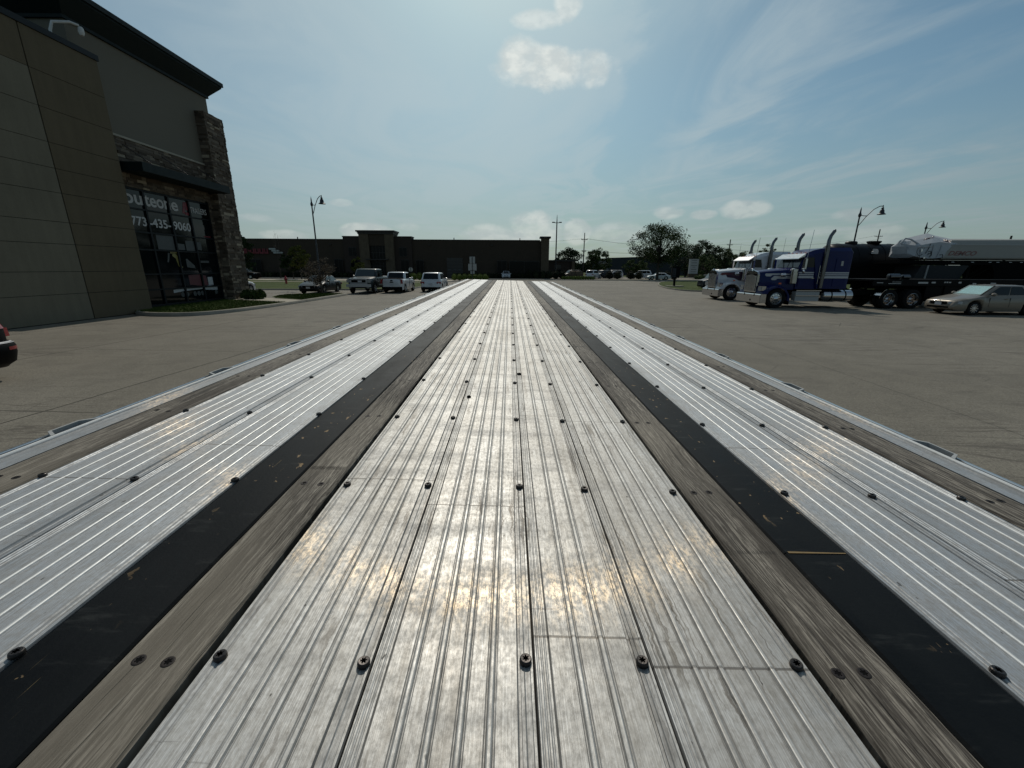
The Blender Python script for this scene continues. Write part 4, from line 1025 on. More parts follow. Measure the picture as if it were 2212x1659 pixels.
pk2 = car('pickup_truck', 'large dark green pickup truck facing the camera with chrome grille and bumper', 'pickup truck', (-12.2, 37.5, 0), -math.pi/2, dgreen, L=6.0, W=2.03, H=1.98, r=.42, ax=(1.0, 4.7), gh=(1.55, 2.15, 3.6, 3.75), belt=1.32, kind='pickup', ghw=.86, roofw=.76, gc=.42, plate_on='none', wtint=glass2,
    top=[(0, .85), (.03, 1.12), (.10, 1.20), (1.55, 1.34), (3.7, 1.34), (5.95, 1.32), (6.0, 1.2)])
MB().box(3.0, 3.14, -.98, .98, .56, .78).box(2.98, 3.10, -.70, .70, .78, .84).build('bumper', silver, pk2)
MB().box(2.98, 3.03, -.66, .66, .86, 1.16).build('grille_surround', silver, pk2); MB().box(3.0, 3.04, -.58, .58, .91, 1.11).build('grille', matblack, pk2)
for sd in (-1, 1):
    MB().box(2.97, 3.03, sd*.83-.14, sd*.83+.14, .90, 1.12).build('headlight', clearlens, pk2)
    MB().box(1.25, 1.4, sd*1.16-.09, sd*1.16+.09, 1.32, 1.66).build('tow_mirror', black, pk2)
    MB().box(2.98, 3.06, sd*.72-.09, sd*.72+.09, .46, .54).build('fog_lamp', clearlens, pk2)
MB().box(3.045, 3.055, -.05, .27, .93, 1.07).build('license_plate', plate, pk2)
MB().box(-2.6, 1.0, .98, 1.02, .62, .72).box(-2.6, 1.0, -1.02, -.98, .62, .72).build('side_trim', silver, pk2)
car('parked_sedan', 'dark navy sedan facing the camera, half hidden by the small russet tree', 'car', (-16.0, 36.2, 0), -math.pi/2, navy, L=4.8, W=1.85, H=1.42, r=.335, plate_on='front', wtint=glass2)
car('parked_car', 'white car partly hidden behind the stone pillar, its front wheel and mirror showing', 'car', (-21.85, 33.2, 0), math.pi/2, white, L=4.5, W=1.82, H=1.58, r=.35, belt=1.0, gh=(1.2, 1.95, 3.9, 4.3), kind='suv', ax=(.9, 3.55),
    top=[(0, .55), (.05, .75), (.45, .88), (1.2, 1.01), (4.3, 1.06), (4.42, .9), (4.5, .55)])
car('parked_suv', 'black SUV with chrome trim in front of the far building, beyond the grass at left', 'car', (-46.0, 74.6, 0), 0, black, L=4.9, W=1.95, H=1.85, r=.38, belt=1.2, kind='suv', gh=(1.4, 1.8, 4.4, 4.75), ax=(.95, 3.85),
    top=[(0, .7), (.05, 1.05), (1.4, 1.2), (4.75, 1.25), (4.85, 1.0), (4.9, .6)])
car('parked_sedan', 'small white hatchback facing the camera in front of the far building windows', 'car', (-.75, 89.5, 0), -math.pi/2, white, L=4.2, W=1.75, H=1.5, r=.32, ax=(.85, 3.4), gh=(1.1, 1.8, 3.5, 4.0), plate_on='front')
# parked cars beyond the street at right
G1 = 'cars in the lot beyond the street'
def farcar(label, x, y, rz, paint, **k): return car(k.pop('name', 'parked_car'), label, 'car', (x, y, .0), rz, paint, group=G1, **k)
SUVT = dict(L=4.8, W=1.9, H=1.75, r=.37, belt=1.1, kind='suv', ghw=.86, roofw=.72, gh=(1.3, 2.0, 4.3, 4.65), ax=(.95, 3.8), top=[(0, .6), (.05, .85), (1.3, 1.1), (4.65, 1.14), (4.72, .95), (4.8, .55)])
farcar('dark SUV with a bright roof edge behind a bare shrub right of the far building', 13.4, 93, R(200), navy, **SUVT)
farcar('white minivan seen from behind with a dark rear window, beyond the street', 17.6, 90.5, R(60), white, **SUVT)
farcar('silver car nose-on between two round dark shrubs beyond the street', 22.9, 95., R(205), white)
farcar('dark car with bright windshield just left of the first round dark shrub', 20.3, 94, R(215), navy, **SUVT)
farcar('silver SUV right of the second dark round shrub, beyond the street', 28.4, 93., R(170), white, **SUVT)
farcar('low white coupe in side view under the large tree', 29.3, 84.2, R(178), white, L=4.7, H=1.32, belt=.85, name='parked_coupe')
farcar('grey car far back between the white minivan and the trees', 24.3, 101, R(180), greyl, **SUVT)
car('parked_van', 'dark grey van mostly hidden behind the white semi truck', 'van', (23.3, 46.2, .0), math.pi, navy, L=5.2, W=2.0, H=2.1, r=.38, belt=1.1, kind='suv', ghw=.88, roofw=.76, gh=(.7, 1.5, 4.9, 5.1), ax=(.9, 4.0), wtint=glass2,
    top=[(0, .6), (.05, .9), (.7, 1.1), (5.1, 1.14), (5.17, .9), (5.2, .5)])

# ---------------------------------------------------------------- semi trucks (local +x runs rearwards from the bumper, near side is -y)
def semi(label, loc, paint, swoosh=False, wb=(7.25, 8.57)):
    t = thing('semi_truck', label, 'truck', loc, 0, 'long-nosed semi trucks parked side by side')
    P = lambda n, m, mb, par=t, sm=None: mb.build(n, m, par, smooth=sm)
    W2 = 1.22
    bp = P('bumper', chrome, MB().loft([[(x, y, z) for x, z in ((.0, .27), (-.02, .30), (-.02, .72), (.02, .77), (.06, .77), (.06, .27))] for y in (-1.22, 1.22)], closed=True).hexa([(0, -1.24, .27), (.32, -1.26, .30), (.32, -1.22, .30), (.02, -1.2, .27), (0, -1.24, .77), (.30, -1.26, .77), (.30, -1.22, .77), (.02, -1.2, .77)]))
    P('bumper_hole', hole, MB().box(-.026, -.018, -.35, -.24, .36, .46).box(-.026, -.018, -.66, -.60, .64, .77).box(-.026, -.018, .35, .41, .64, .77), bp)
    # hood: lofted from grille to cowl
    def hs(x, w, zt_, zb_, rad):
        q = [(-w, zb_), (-w, zt_-rad), (-w+rad*.3, zt_-rad*.3), (-w+rad, zt_), (0, zt_+.05), (w-rad, zt_), (w-rad*.3, zt_-rad*.3), (w, zt_-rad), (w, zb_)]
        return [(x, y, z) for y, z in q]
    P('hood', paint, MB().loft([hs(.14, .56, 1.97, .86, .14), hs(.5, .64, 2.02, .95, .15), hs(1.2, .76, 2.09, 1.0, .16), hs(1.98, .90, 2.16, 1.0, .18)], closed=True), sm=35)
    gr = P('grille_shell', chrome, MB().loft([[(x, y, z) for y, z in ((-.60, .84), (-.60, 1.82), (-.50, 1.96), (-.2, 2.02), (0, 2.05), (.2, 2.02), (.50, 1.96), (.60, 1.82), (.60, .84))] for x in (.04, .15)], closed=True), sm=30)
    P('grille_back', hole, MB().box(.028, .039, -.52, .52, .90, 1.86), gr)
    mb = MB()
    for i in range(11): y = -.49+i*.098; mb.box(.0, .026, y-.026, y+.026, .90, 1.84-.10*abs(i-5)/5)
    P('grille_bars', alloy, mb, gr); P('hood_ornament', chrome, MB().hexa([(.02, -.035, 2.0), (.12, -.035, 2.0), (.12, .035, 2.0), (.02, .035, 2.0), (.05, -.02, 2.14), (.14, -.02, 2.12), (.14, .02, 2.12), (.05, .02, 2.14)]), gr)
    # fenders
    cx = .92
    for sd in (-1, 1):
        secs = []
        for k in range(17):
            a = math.pi*(-.02+1.06*k/16); rr, ri = .74, .62
            x = cx-rr*math.cos(a)*(1.05 if a < 1.57 else 1.); z = .50+rr*math.sin(a)*.98
            xi = cx-ri*math.cos(a); zi = .50+ri*math.sin(a)*.98
            secs.append([(x, sd*.60, z+.05), (x, sd*1.10, z+.02), (x, sd*1.21, z-.05), (xi, sd*1.21, zi), (xi, sd*.60, zi)])
        fd = P('fender', paint, MB().loft(secs, closed=True), sm=40)
        P('splash_panel', paint, MB().prism([(.16, .80), (.40, .80), (.55, 1.10), (1.95, 1.10), (1.95, 1.4), (.16, 1.4)], 'Y', sd*.60, sd*.70))
        P('headlight', clearlens, MB().box(.06, .30, sd*.93-.14, sd*.93+.14, .98, 1.16)); P('headlight_bezel', chrome, MB().box(.09, .32, sd*.93-.165, sd*.93+.165, .95, 1.19))
        P('fender_front', paint, MB().hexa([(.06, sd*.60, .78), (.40, sd*.60, .78), (.40, sd*1.21, .78), (.10, sd*1.21, .78), (.14, sd*.60, 1.12), (.5, sd*.60, 1.22), (.46, sd*1.16, 1.12), (.24, sd*1.16, .96)]))
        P('turn_lamp', amber, MB().box(cx+.05, cx+.17, sd*1.12-.03, sd*1.12+.03, 1.31, 1.39), fd)
    # cab
    cabsec = lambda x, w, z0, z1, r_=.10: [(x, -w, z0), (x, -w, z1-r_), (x, -w+r_, z1), (x, w-r_, z1), (x, w, z1-r_), (x, w, z0)]
    P('cab', paint, MB().loft([cabsec(1.98, 1.0, 1.05, 2.17, .02), cabsec(2.02, 1.0, 1.05, 2.19, .02), cabsec(2.30, 1.0, 1.05, 2.90), cabsec(3.05, 1.05, 1.05, 2.98)], closed=True))
    P('sleeper', paint, MB().loft([cabsec(2.45, .80, 2.8, 2.95, .15), cabsec(2.75, 1.05, 2.7, 3.12, .2), cabsec(3.06, 1.16, 1.08, 3.20, .2), cabsec(3.5, 1.20, 1.08, 3.26, .2), cabsec(4.62, 1.22, 1.08, 3.26, .2), cabsec(4.70, 1.19, 1.12, 3.2, .2)], closed=True), sm=30)
    P('visor', chrome if swoosh is None else silver, MB().hexa([(1.88, -1.02, 2.66), (2.22, -1.02, 2.80), (2.22, 1.02, 2.80), (1.88, 1.02, 2.66), (1.90, -1.02, 2.70), (2.26, -1.02, 2.95), (2.26, 1.02, 2.95), (1.90, 1.02, 2.70)]))
    for y0, y1 in ((-.92, -.03), (.03, .92)):
        P('windshield', glass2, MB().quad((2.005, y0, 2.21), (2.005, y1, 2.21), (2.20, y1, 2.76), (2.20, y0, 2.76), th=.01))
    for y in (-.5, .3): P('wiper', matblack, MB().tube([(1.985, y, 2.2), (2.08, y+.3, 2.55)], .012, 5))
    for y in (-.72, -.36, 0, .36, .72): P('marker_light', amber, MB().lathe([(.05, 0), (.045, .05), (.02, .08)], (2.42, y, 2.93), n=8))
    for sd in (-1, 1):
        P('side_window', glass, MB().prism([(2.18, 2.22), (2.92, 2.22), (2.92, 2.74), (2.36, 2.74)], 'Y', sd*1.03, sd*1.045))
        dr = P('door', paint, MB().prism([(2.08, 1.18), (3.0, 1.18), (3.0, 2.84), (2.36, 2.84), (2.08, 2.2)], 'Y', sd*1.02, sd*1.035)); P('handle', chrome, MB().box(2.78, 2.92, sd*1.045-.015, sd*1.045+.015, 1.62, 1.66), dr)
        P('grab_bar', chrome, MB().tube([(3.03, sd*1.14, 1.3), (3.03, sd*1.2, 1.34), (3.03, sd*1.2, 2.3), (3.03, sd*1.14, 2.34)], .016, 6))
        mr = P('mirror', chrome, MB().box(2.02, 2.12, sd*1.34-.10, sd*1.34+.10, 2.12, 2.66)); P('mirror_arm', chrome, MB().tube([(2.2, sd*1.0, 2.74), (2.08, sd*1.34, 2.72), (2.08, sd*1.34, 2.05), (2.2, sd*1.0, 2.02)], .014, 6), mr); P('convex_mirror', chrome, MB().lathe([(.02, -.03), (.10, 0), (.10, .02)], (2.06, sd*1.34, 2.0), 'X', 12), mr)
        P('air_cleaner', chrome, MB().lathe([(.12, 1.33), (.19, 1.36), (.19, 2.12), (.12, 2.17)], (1.74, sd*1.09, 0), n=18), sm=40)
        P('cowl_lamp', chrome, MB().lathe([(.03, -.14), (.10, -.08), (.11, .1)], (1.25, sd*.94, 1.80), 'X', 10)) if sd < 0 else None
        st = P('exhaust_stack', dchrome, MB().tube([(3.22, sd*1.22, 1.12), (3.22, sd*1.22, 3.0), (3.22, sd*1.22, 3.62), (3.27, sd*1.22, 3.85), (3.42, sd*1.22, 4.10)], [.105, .105, .09, .085, .085], 16), sm=40)
        P('heat_shield', dchrome, MB().tube([(3.20, sd*1.25, 1.7), (3.20, sd*1.25, 3.35)], .115, 12), st, sm=40); P('tip', hole, MB().lathe([(.075, 0), (.02, .004)], (3.445, sd*1.22, 4.105), 'X', 12), st)
        P('fuel_tank', chrome, MB().lathe([(.26, 3.52), (.31, 3.56), (.31, 5.15), (.26, 5.19)], (0, sd*.92, .70), 'X', 24), sm=40)
        P('tank_strap', matblack, MB().lathe([(.316, 3.95), (.316, 4.02)], (0, sd*.92, .70), 'X', 24, cap=False).lathe([(.316, 4.72), (.316, 4.79)], (0, sd*.92, .70), 'X', 24, cap=False))
        P('step_box', greyl, MB().box(1.98, 3.30, sd*1.0-.17, sd*1.0+.17, .42, .92)); P('step', chrome, MB().box(1.96, 3.34, sd*1.19-.03, sd*1.19+.03, .95, 1.0).box(1.96, 3.34, sd*1.19-.03, sd*1.19+.03, .68, .72).box(1.96, 3.34, sd*1.19-.03, sd*1.19+.03, .38, .42))
        P('mud_flap', matblack, MB().box(1.62, 1.66, sd*1.0-.2, sd*1.0+.2, .2, .95))
        P('sleeper_panel', paint, MB().box(3.85, 4.5, sd*1.222-.008, sd*1.222+.008, 1.2, 2.7)); P('vent', greyl, MB().box(4.12, 4.24, sd*1.235-.006, sd*1.235+.006, 2.3, 2.55))
        wheel(t, cx, sd*1.05, .52, .28, 'front')
        for x in wb: wheel(t, x, sd*1.06, .52, .27, 'rear'); wheel(t, x, sd*.76, .52, .27, 'rear')
        P('quarter_fender', chrome, MB().loft([[(wb[0]-(.60)*math.cos(a), y, .52+.62*math.sin(a)) for y in (sd*.78, sd*1.22)]+[(wb[0]-(.58)*math.cos(a), y, .52+.60*math.sin(a)) for y in (sd*1.22, sd*.78)] for a in [R(q) for q in (5, 20, 35, 50, 62)]], closed=True))
        ss = []
        if swoosh is None:
            for zz0, zz1 in ((1.90, 1.97), (1.80, 1.86), (1.64, 1.76)):
                ss.append(([(3.08, zz0), (4.66, zz0), (4.66, zz1), (3.08, zz1)], sd*1.20, sd*1.231)); ss.append(([(2.05, zz0), (3.02, zz0), (3.02, zz1), (2.05, zz1)], sd*1.0, sd*1.038))
            ss.append(([(.42, 1.80), (.50, 1.72), (.72, 1.72), (.80, 1.80), (1.2, 1.80), (1.95, 1.80), (1.95, 1.88), (1.2, 1.88), (.46, 1.88)], sd*.60, sd*.86)); 
            ss.append(([(.75, 1.58), (.82, 1.52), (1.0, 1.52), (1.08, 1.60), (1.2, 1.60), (1.95, 1.60), (1.95, 1.75), (1.2, 1.75), (.90, 1.75), (.82, 1.66)], sd*.66, sd*.86))
            P('stripe', silver, [MB().prism(p, 'Y', a, b_) for p, a, b_ in ss][0]) if False else None
            mb = MB()
            for p, a, b_ in ss[:]:
                if abs(b_) < .9:
                    for i in range(1):
                        # follow the hood flank: slanted prism
                        n = len(p); w = lambda x: (.56+(x-.14)*.2222 if x < .5 else .64+(x-.5)*.1714 if x < 1.2 else .76+(x-1.2)*.1795)+.012
                        vs = [(x, sd*w(x), z) for x, z in p]+[(x, sd*(w(x)-.02), z) for x, z in p]
                        fs = [tuple(range(n)), tuple(n+i for i in range(n))[::-1]]+[(i, (i+1) % n, n+(i+1) % n, n+i) for i in range(n)]
                        mb.add(vs, fs)
                else: mb.prism(p, 'Y', min(a, b_), max(a, b_))
            P('stripe', silver, mb)
        else:
            def flank(poly, off):
                n = len(poly); w = lambda x: (.56+(x-.14)*.2222 if x < .5 else .64+(x-.5)*.1714 if x < 1.2 else .76+(x-1.2)*.1795)+off+.004
                return MB().add([(x, sd*w(x), z) for x, z in poly]+[(x, sd*(w(x)-.02), z) for x, z in poly], [tuple(range(n)), tuple(n+i for i in range(n))[::-1]]+[(i, (i+1) % n, n+(i+1) % n, n+i) for i in range(n)])
            P('swoosh', purple, flank([(.45, 1.80), (.55, 1.88), (1.2, 1.92), (1.90, 1.94), (1.90, 1.30), (1.5, 1.34), (1.2, 1.5), (.75, 1.55), (.65, 1.72)], .008))
            P('swoosh', maroon, flank([(.28, 1.74), (.36, 1.86), (.6, 1.88), (.9, 1.80), (1.2, 1.82), (.9, 1.74), (.6, 1.72), (.4, 1.68)], .014))
    P('antenna', chrome, MB().tube([(2.28, -1.1, 2.3), (2.40, -1.1, 4.15)], .012, 5)); P('antenna', chrome, MB().tube([(2.28, 1.1, 2.3), (2.34, 1.1, 3.9)], .008, 5))
    P('frame_rail', matblack, MB().box(.3, 9.3, -.45, -.35, .72, 1.0).box(.3, 9.3, .35, .45, .72, 1.0).box(1.9, 5.3, -.6, .6, .75, 1.07))
    P('front_axle', matblack, MB().box(cx-.06, cx+.06, -.95, .95, .42, .55)); P('drive_axle', matblack, MB().box(wb[0]-.1, wb[0]+.1, -.9, .9, .42, .62).box(wb[1]-.1, wb[1]+.1, -.9, .9, .42, .62))
    return t
semi('bright blue long-nosed semi truck with grey stripes and chrome bumper, nearest of the two', (13.92, 24.62, 0), bluep, None)
semi('white long-nosed semi truck with dark purple swoosh on the hood, behind the blue one', (14.45, 30.5, 0), white, True)

# black flatbed trailer hitched to the blue truck
bt = thing('black_trailer', 'low black flatbed trailer hitched behind the blue semi truck', 'trailer', (20.1, 24.8, 0))
MB().box(0, 13.4, -1.25, 1.25, 1.50, 1.60).build('deck', black, bt); MB().box(.05, 13.35, -1.28, -1.2, 1.26, 1.56).box(.05, 13.35, 1.2, 1.28, 1.26, 1.56).build('side_rail', black, bt)
MB().box(.3, 13, -.6, -.45, 1.05, 1.5).box(.3, 13, .45, .6, 1.05, 1.5).build('main_beam', matblack, bt)
mb = MB(); random.seed(5)
for x, w_, z_, h_ in ((.25, .35, 1.40, .03), (.9, .7, 1.36, .03), (1.1, .5, 1.45, .02), (2.55, .55, 1.38, .09), (3.3, .22, 1.40, .08), (4.0, .08, 1.42, .07), (4.12, .1, 1.42, .07), (4.26, .12, 1.42, .06), (4.8, .16, 1.4, .09), (5.6, .2, 1.34, .08), (6.6, .3, 1.38, .06)):
    mb.box(x, x+w_, -1.286, -1.279, z_, z_+h_)
mb.build('sticker', stickers, bt)
MB().lathe([(.10, -.3), (.16, -.28), (.16, .28), (.10, .3)], (1.45, -.9, 1.74), 'X', 14).lathe([(.08, -.2), (.13, -.18), (.13, .2), (.08, .22)], (2.1, -.9, 1.72), 'X', 12).build('winch', dchrome, bt, smooth=40)
MB().box(4.2, 4.9, -1.2, 1.2, .5, 1.26).box(3.2, 6.4, -1.15, -.7, .62, 1.25).build('tool_box', black, bt)
for x in (10.2, 11.5):
    for sd in (-1, 1): wheel(bt, x, sd*1.06, .48, .27, 'rear')
for sd in (-1, 1): MB().box(4.9, 5.05, sd*.8-.07, sd*.8+.07, .05, 1.3).build('landing_leg', matblack, bt)

# black tank trailer coupled to the white truck
tk = thing('tank_trailer', 'black cylindrical tank with round hatches behind the cabs of the two semi trucks', 'trailer', (22.3, 30.6, 0))
secs = []
for x, rr in ((0, .75), (.06, 1.0), (.2, 1.15), (.45, 1.2), (5.2, 1.2), (5.5, 1.12), (5.62, .95)):
    secs.append([(x, rr*math.cos(2*math.pi*k/32), 2.66+rr*math.sin(2*math.pi*k/32)) for k in range(32)])
MB().loft(secs, closed=True).build('tank', tankm, tk, smooth=40)
for x in (.7, 1.6, 2.5, 3.4, 4.3, 5.1): MB().lathe([(1.2, x-.04), (1.222, x-.03), (1.222, x+.03), (1.2, x+.04)], (0, 0, 2.66), 'X', 32, cap=False).build('rib_band', tankm, tk, smooth=40)
MB().lathe([(.36, 3.84), (.36, 3.96), (.30, 4.02), (.1, 4.04)], (1.7, 0, 0), n=16).build('hatch', tankm, tk); MB().lathe([(.30, 3.82), (.42, 3.96), (.42, 4.04)], (3.3, 0, 0), n=16).build('hatch', tankm, tk)
MB().prism([(2.35, 3.15), (2.75, 3.15), (2.75, 3.33), (2.68, 3.46), (2.42, 3.48), (2.42, 3.33), (2.35, 3.3)], 'Y', -1.20, -1.10).build('label_plate', stickers, tk)
MB().box(.2, 9., -.6, .6, 1.1, 1.5).box(.4, 5.6, -1.18, 1.18, 1.35, 2.3).build('tank_frame', matblack, tk)
for x in (7.0, 8.3):
    for sd in (-1, 1): wheel(tk, x, sd*1.0, .5, .27, 'rear')

# grey hopper trailer with white tarped nose
ht = thing('hopper_trailer', 'long grey hopper trailer with white tarp-wrapped peaked nose, behind the tan sedan', 'trailer', (25.0, 27.9, 0))
hb = MB()
def hsec(x, zb0, zl, zt0, zr, hw=.98, slope=0.):
    return [(x, -.55, zb0), (x, -hw+.05, zb0+.04), (x, -hw, zb0+.12), (x+slope*.3, -hw, zl), (x+slope*.35, -hw+.10, zl+.04), (x+slope*.5, -hw+.18, zt0), (x+slope*.5, 0, zr), (x+slope*.5, hw-.18, zt0), (x+slope*.35, hw-.10, zl+.04), (x+slope*.3, hw, zl), (x, hw, zb0+.12), (x, hw-.05, zb0+.04), (x, .55, zb0)]
hb.loft([hsec(2.0, 2.74, 3.62, 3.90, 4.04, slope=1.), hsec(9.6, 2.74, 3.62, 3.96, 4.04, slope=0.)], closed=True)
hb.build('hopper_body', greyp, ht)
MB().box(2.6, 9.5, -1.0, -.975, 3.60, 3.68).build('side_rail', greyl, ht)
# tarped nose: peaked tent shape with folds
secs = []; random.seed(9)
for x, z0, zl, zr, hw in ((.0, 3.55, 3.75, 3.95, .12), (.15, 3.1, 3.62, 4.0, .55), (.32, 2.86, 3.58, 4.05, .92), (.6, 2.80, 3.62, 4.13, 1.0), (1.1, 2.72, 3.72, 4.25, 1.0), (1.6, 2.74, 3.78, 4.37, 1.0), (2.05, 2.80, 3.74, 4.26, 1.005), (2.2, 3.2, 3.72, 4.22, 1.0), (3.1, 3.66, 3.70, 4.06, .82)):
    secs.append([(x, -.5, z0), (x, -hw, z0+.08), (x+.03, -hw-.02, (z0+zl)/2), (x, -hw, zl), (x, -hw*.5, (zl+zr)/2+.05), (x, 0, zr), (x, hw*.5, (zl+zr)/2+.05), (x, hw, zl), (x+.03, hw+.02, (z0+zl)/2), (x, hw, z0+.08), (x, .5, z0)])
MB().loft(secs, closed=True).build('tarp', tarp, ht)
MB().tube([(-.28, -.4, 3.72), (-.10, -.45, 4.02), (.12, -.6, 3.95), (.75, -1.02, 3.42)], .05, 8).build('tarp_fold', tarp, ht)
MB().tube([(.25, -1.06, 3.48), (1.15, -1.06, 3.52)], .02, 6).build('tarp_pole', letters, ht)
MB().tube([(1.02, -1.04, 3.68), (.95, -1.06, 3.4), (.83, -1.05, 3.1)], .016, 6).build('strap', matblack, ht)
for x_ in (.45, 1.25, 1.75):
    MB().tube([(x_, -1.035, 3.62), (x_+.10*(1.1-x_), -1.05, 3.2), (x_+.22*(1.1-x_), -1.03, 2.82)], .022, 6).build('tarp_fold', tarp, ht, smooth=60)
hose = MB()
for cx_, cz_, rr, a0, a1 in ((.50, 3.22, .24, 5, 12), (1.05, 3.05, .17, -2, 5), (1.12, 2.98, .12, -1, 7), (1.85, 2.90, .12, -1, 6)):
    hose.tube([(cx_+rr*math.cos(a*.5), -1.05, cz_+rr*1.1*math.sin(a*.5)+.02*(a % 3)) for a in range(a0, a1)], .014, 6)
hose.build('hose', matblack, ht)
MB().lathe([(.09, 0), (.09, .12)], (.55, -1.03, 3.28), 'Y', 12).lathe([(.06, 0), (.06, .2)], (.85, -1.03, 2.84), 'Y', 10).build('valve', chrome, ht)
text_mesh('lettering', 'DEMCO', .36, maroon, ht, (2.30, -.985, 3.0), (R(90), 0, 0), depth=.004, bold=.012, sx=1.36, shear=.35)
text_mesh('lettering', 'DEMCO', .16, maroon, ht, (.52, -1.03, 3.86), (R(90), R(-14), 0), depth=.004, bold=.003, sx=1.1, shear=.3)
text_mesh('lettering', 'DEMCO', .16, maroon, ht, (1.72, -1.05, 3.84), (R(90), R(12), 0), depth=.02, bold=.003, sx=.8, shear=.3)
MB().box(-.5, 9.6, -.9, .9, 2.44, 2.70).box(-.7, 1.0, -1.0, 1.0, 2.50, 2.56).build('chassis', matblack, ht)
mb = MB()
for x in (2.75, 4.0, 5.1, 5.6, 6.4, 7.1): mb.box(x, x+.16, -.93, -.90, 2.58, 2.62)
mb.build('sticker', stickers, ht)
MB().hexa([(.75, -.7, 1.5), (3.7, -.7, 1.5), (3.7, .7, 1.5), (.75, .7, 1.5), (.95, -.9, 2.4), (3.95, -.9, 2.4), (3.95, .9, 2.4), (.95, .9, 2.4)]).build('hopper_chute', MATS['dark_cladding'] if 'dark_cladding' in MATS else greyp, ht)
MB().hexa([(1.45, -.74, 1.5), (1.55, -.74, 1.5), (1.55, -.70, 1.5), (1.45, -.70, 1.5), (1.30, -.93, 2.4), (1.40, -.93, 2.4), (1.40, -.9, 2.4), (1.30, -.9, 2.4)]).build('chute_rib', greyl, ht)
for sd in (-1, 1):
    MB().box(3.95, 4.10, sd*.8-.07, sd*.8+.07, .02, 2.44).build('landing_leg', matblack, ht)
    MB().tube([(4.1, sd*.8, 1.7), (5.0, sd*.8, 2.35)], .03, 6).tube([(4.1, sd*.8, 1.5), (5.5, sd*.8, 2.3)], .03, 6).build('brace', matblack, ht)
MB().loft([[(5.3, y, 2.44), (5.6, y, 2.0), (5.75, y, 1.4), (6.3, y, 1.3), (9.6, y, 1.3), (9.6, y, 2.44)] for y in (-.95, .95)], closed=True).build('rear_housing', matblack, ht)
MB().box(5.8, 9.6, -1.1, 1.1, 1.0, 1.3).build('axle_frame', matblack, ht)
for x in (7.3, 8.6):
    for sd in (-1, 1): wheel(ht, x, sd*1.0, .5, .27, 'rear')
# ---------------------------------------------------------------- lamps, poles, signs
def lamp(label, loc, H, arm, rz, s=1.):
    t = thing('street_lamp', label, 'street lamp', loc, rz, 'dark street lamps with bell shades')
    MB().tube([(0, 0, 0), (0, 0, .9), (0, 0, 1.0), (0, 0, H-.9)], [.16, .14, .085, .06], 12).build('pole', iron, t, smooth=40)
    MB().lathe([(.06, H-.95), (.12, H-.85), (.13, H-.7), (.07, H-.55), (.05, H-.25), (.0, H)], n=10).build('finial', iron, t, smooth=40)
    pts = [(0, 0, H-1.75), (.12*arm, 0, H-1.45), (.30*arm, 0, H-.9), (.6*arm, 0, H-.25), (.85*arm, 0, H+.02), (arm, 0, H+.04)]
    a = MB().tube(pts, .035, 8); a.tube([(0, 0, H-.75), (.2*arm, 0, H-.82), (.33*arm, 0, H-.82)], .03, 8); a.build('arm', iron, t, smooth=50)
    MB().lathe([(.02, .12), (.05, .05), (.04, -.06), (.10, -.12), (.11, -.20), (.09, -.24), (.16, -.32), (.19, -.50), (.22, -.60), (.34, -.68), (.34, -.71), (.2, -.66)], (arm, 0, H), n=20, cap=False).build('lamp_shade', iron, t, smooth=40)
    return t
lamp('tall dark street lamp left of the far building entrance, rising behind the russet tree', (-19.9, 45.0, 0), 8.9, 1.05, 0)
lamp('dark street lamp rising above the black tank, largest of the lamps at right', (33.2, 42., 0), 7.85, 1.9, R(-5))
lamp('dark street lamp rising above the white tarped nose of the grey trailer', (53.1, 56., 0), 8.05, 1.9, R(-5))
def pole(label, loc, H, arms, r_=.16, gp='wooden utility poles'):
    t = thing('utility_pole', label, 'utility pole', loc, 0, gp)
    MB().tube([(0, 0, 0), (0, 0, H*.5), (0, 0, H)], [r_, r_*.85, r_*.6], 10).build('pole', woodpole, t, smooth=40)
    for z, w_ in arms:
        ca = MB(); ca.box(-w_, w_, -.06, .06, z-.07, z+.07); ca.tube([(-w_*.6, -.08, z), (0, -.08, z-.7)], .02, 5); ca.tube([(w_*.6, -.08, z), (0, -.08, z-.7)], .02, 5)
        c_ = ca.build('crossarm', woodpole, t)
        for x in (-w_*.95, -w_*.5, w_*.5, w_*.95): MB().lathe([(.03, 0), (.06, .05), (.05, .12), (.07, .16), (.02, .22)], (x, 0, z+.07), n=8).build('insulator', iron, c_)
    return t
t = thing('light_mast', 'tallest thin pole with small cross lamps just right of the far building', 'light pole', (10.1, 95, 0))
MB().tube([(0, 0, 0), (0, 0, 11.5), (0, 0, 13.1)], [.16, .12, .03], 10).build('pole', iron, t, smooth=40)
for sd in (-1, 1): MB().box(sd*.25-.25, sd*.25+.25, -.1, .1, 11.45, 11.55).box(sd*.75-.28, sd*.75+.28, -.2, .2, 11.5, 11.68).build('lamp_head', iron, t)
pole('wooden utility pole with short crossarms between the two rear tree clumps', (17.9, 105, 0), 10.3, [(8.75, .75), (6.1, .5)])
pole('wooden utility pole with two offset crossarms above the white semi truck nose', (65.7, 130, 0), 10.6, [(9.1, .9), (7.4, .9)], .22)
pole('utility pole with one crossarm rising behind the black tank', (126.6, 150, 0), 15.5, [(13.2, 1.4)], .26)
pole('top of a plain pole showing above the grey hopper trailer roof', (115, 100, 0), 9.8, [], .3)
def wire(label, a, b_, sag, r_=.016):
    pts = [tuple(Vector(a).lerp(Vector(b_), u)-Vector((0, 0, sag*4*u*(1-u)))) for u in [i/14 for i in range(15)]]
    o = MB().tube(pts, r_, 4).build('power_line', iron); tag(o, label, 'wire', 'overhead wires'); return o
wire('upper overhead wire running right from the short pole over the big tree', (18.6, 105, 8.95), (65., 130, 9.3), 1.2, .03)
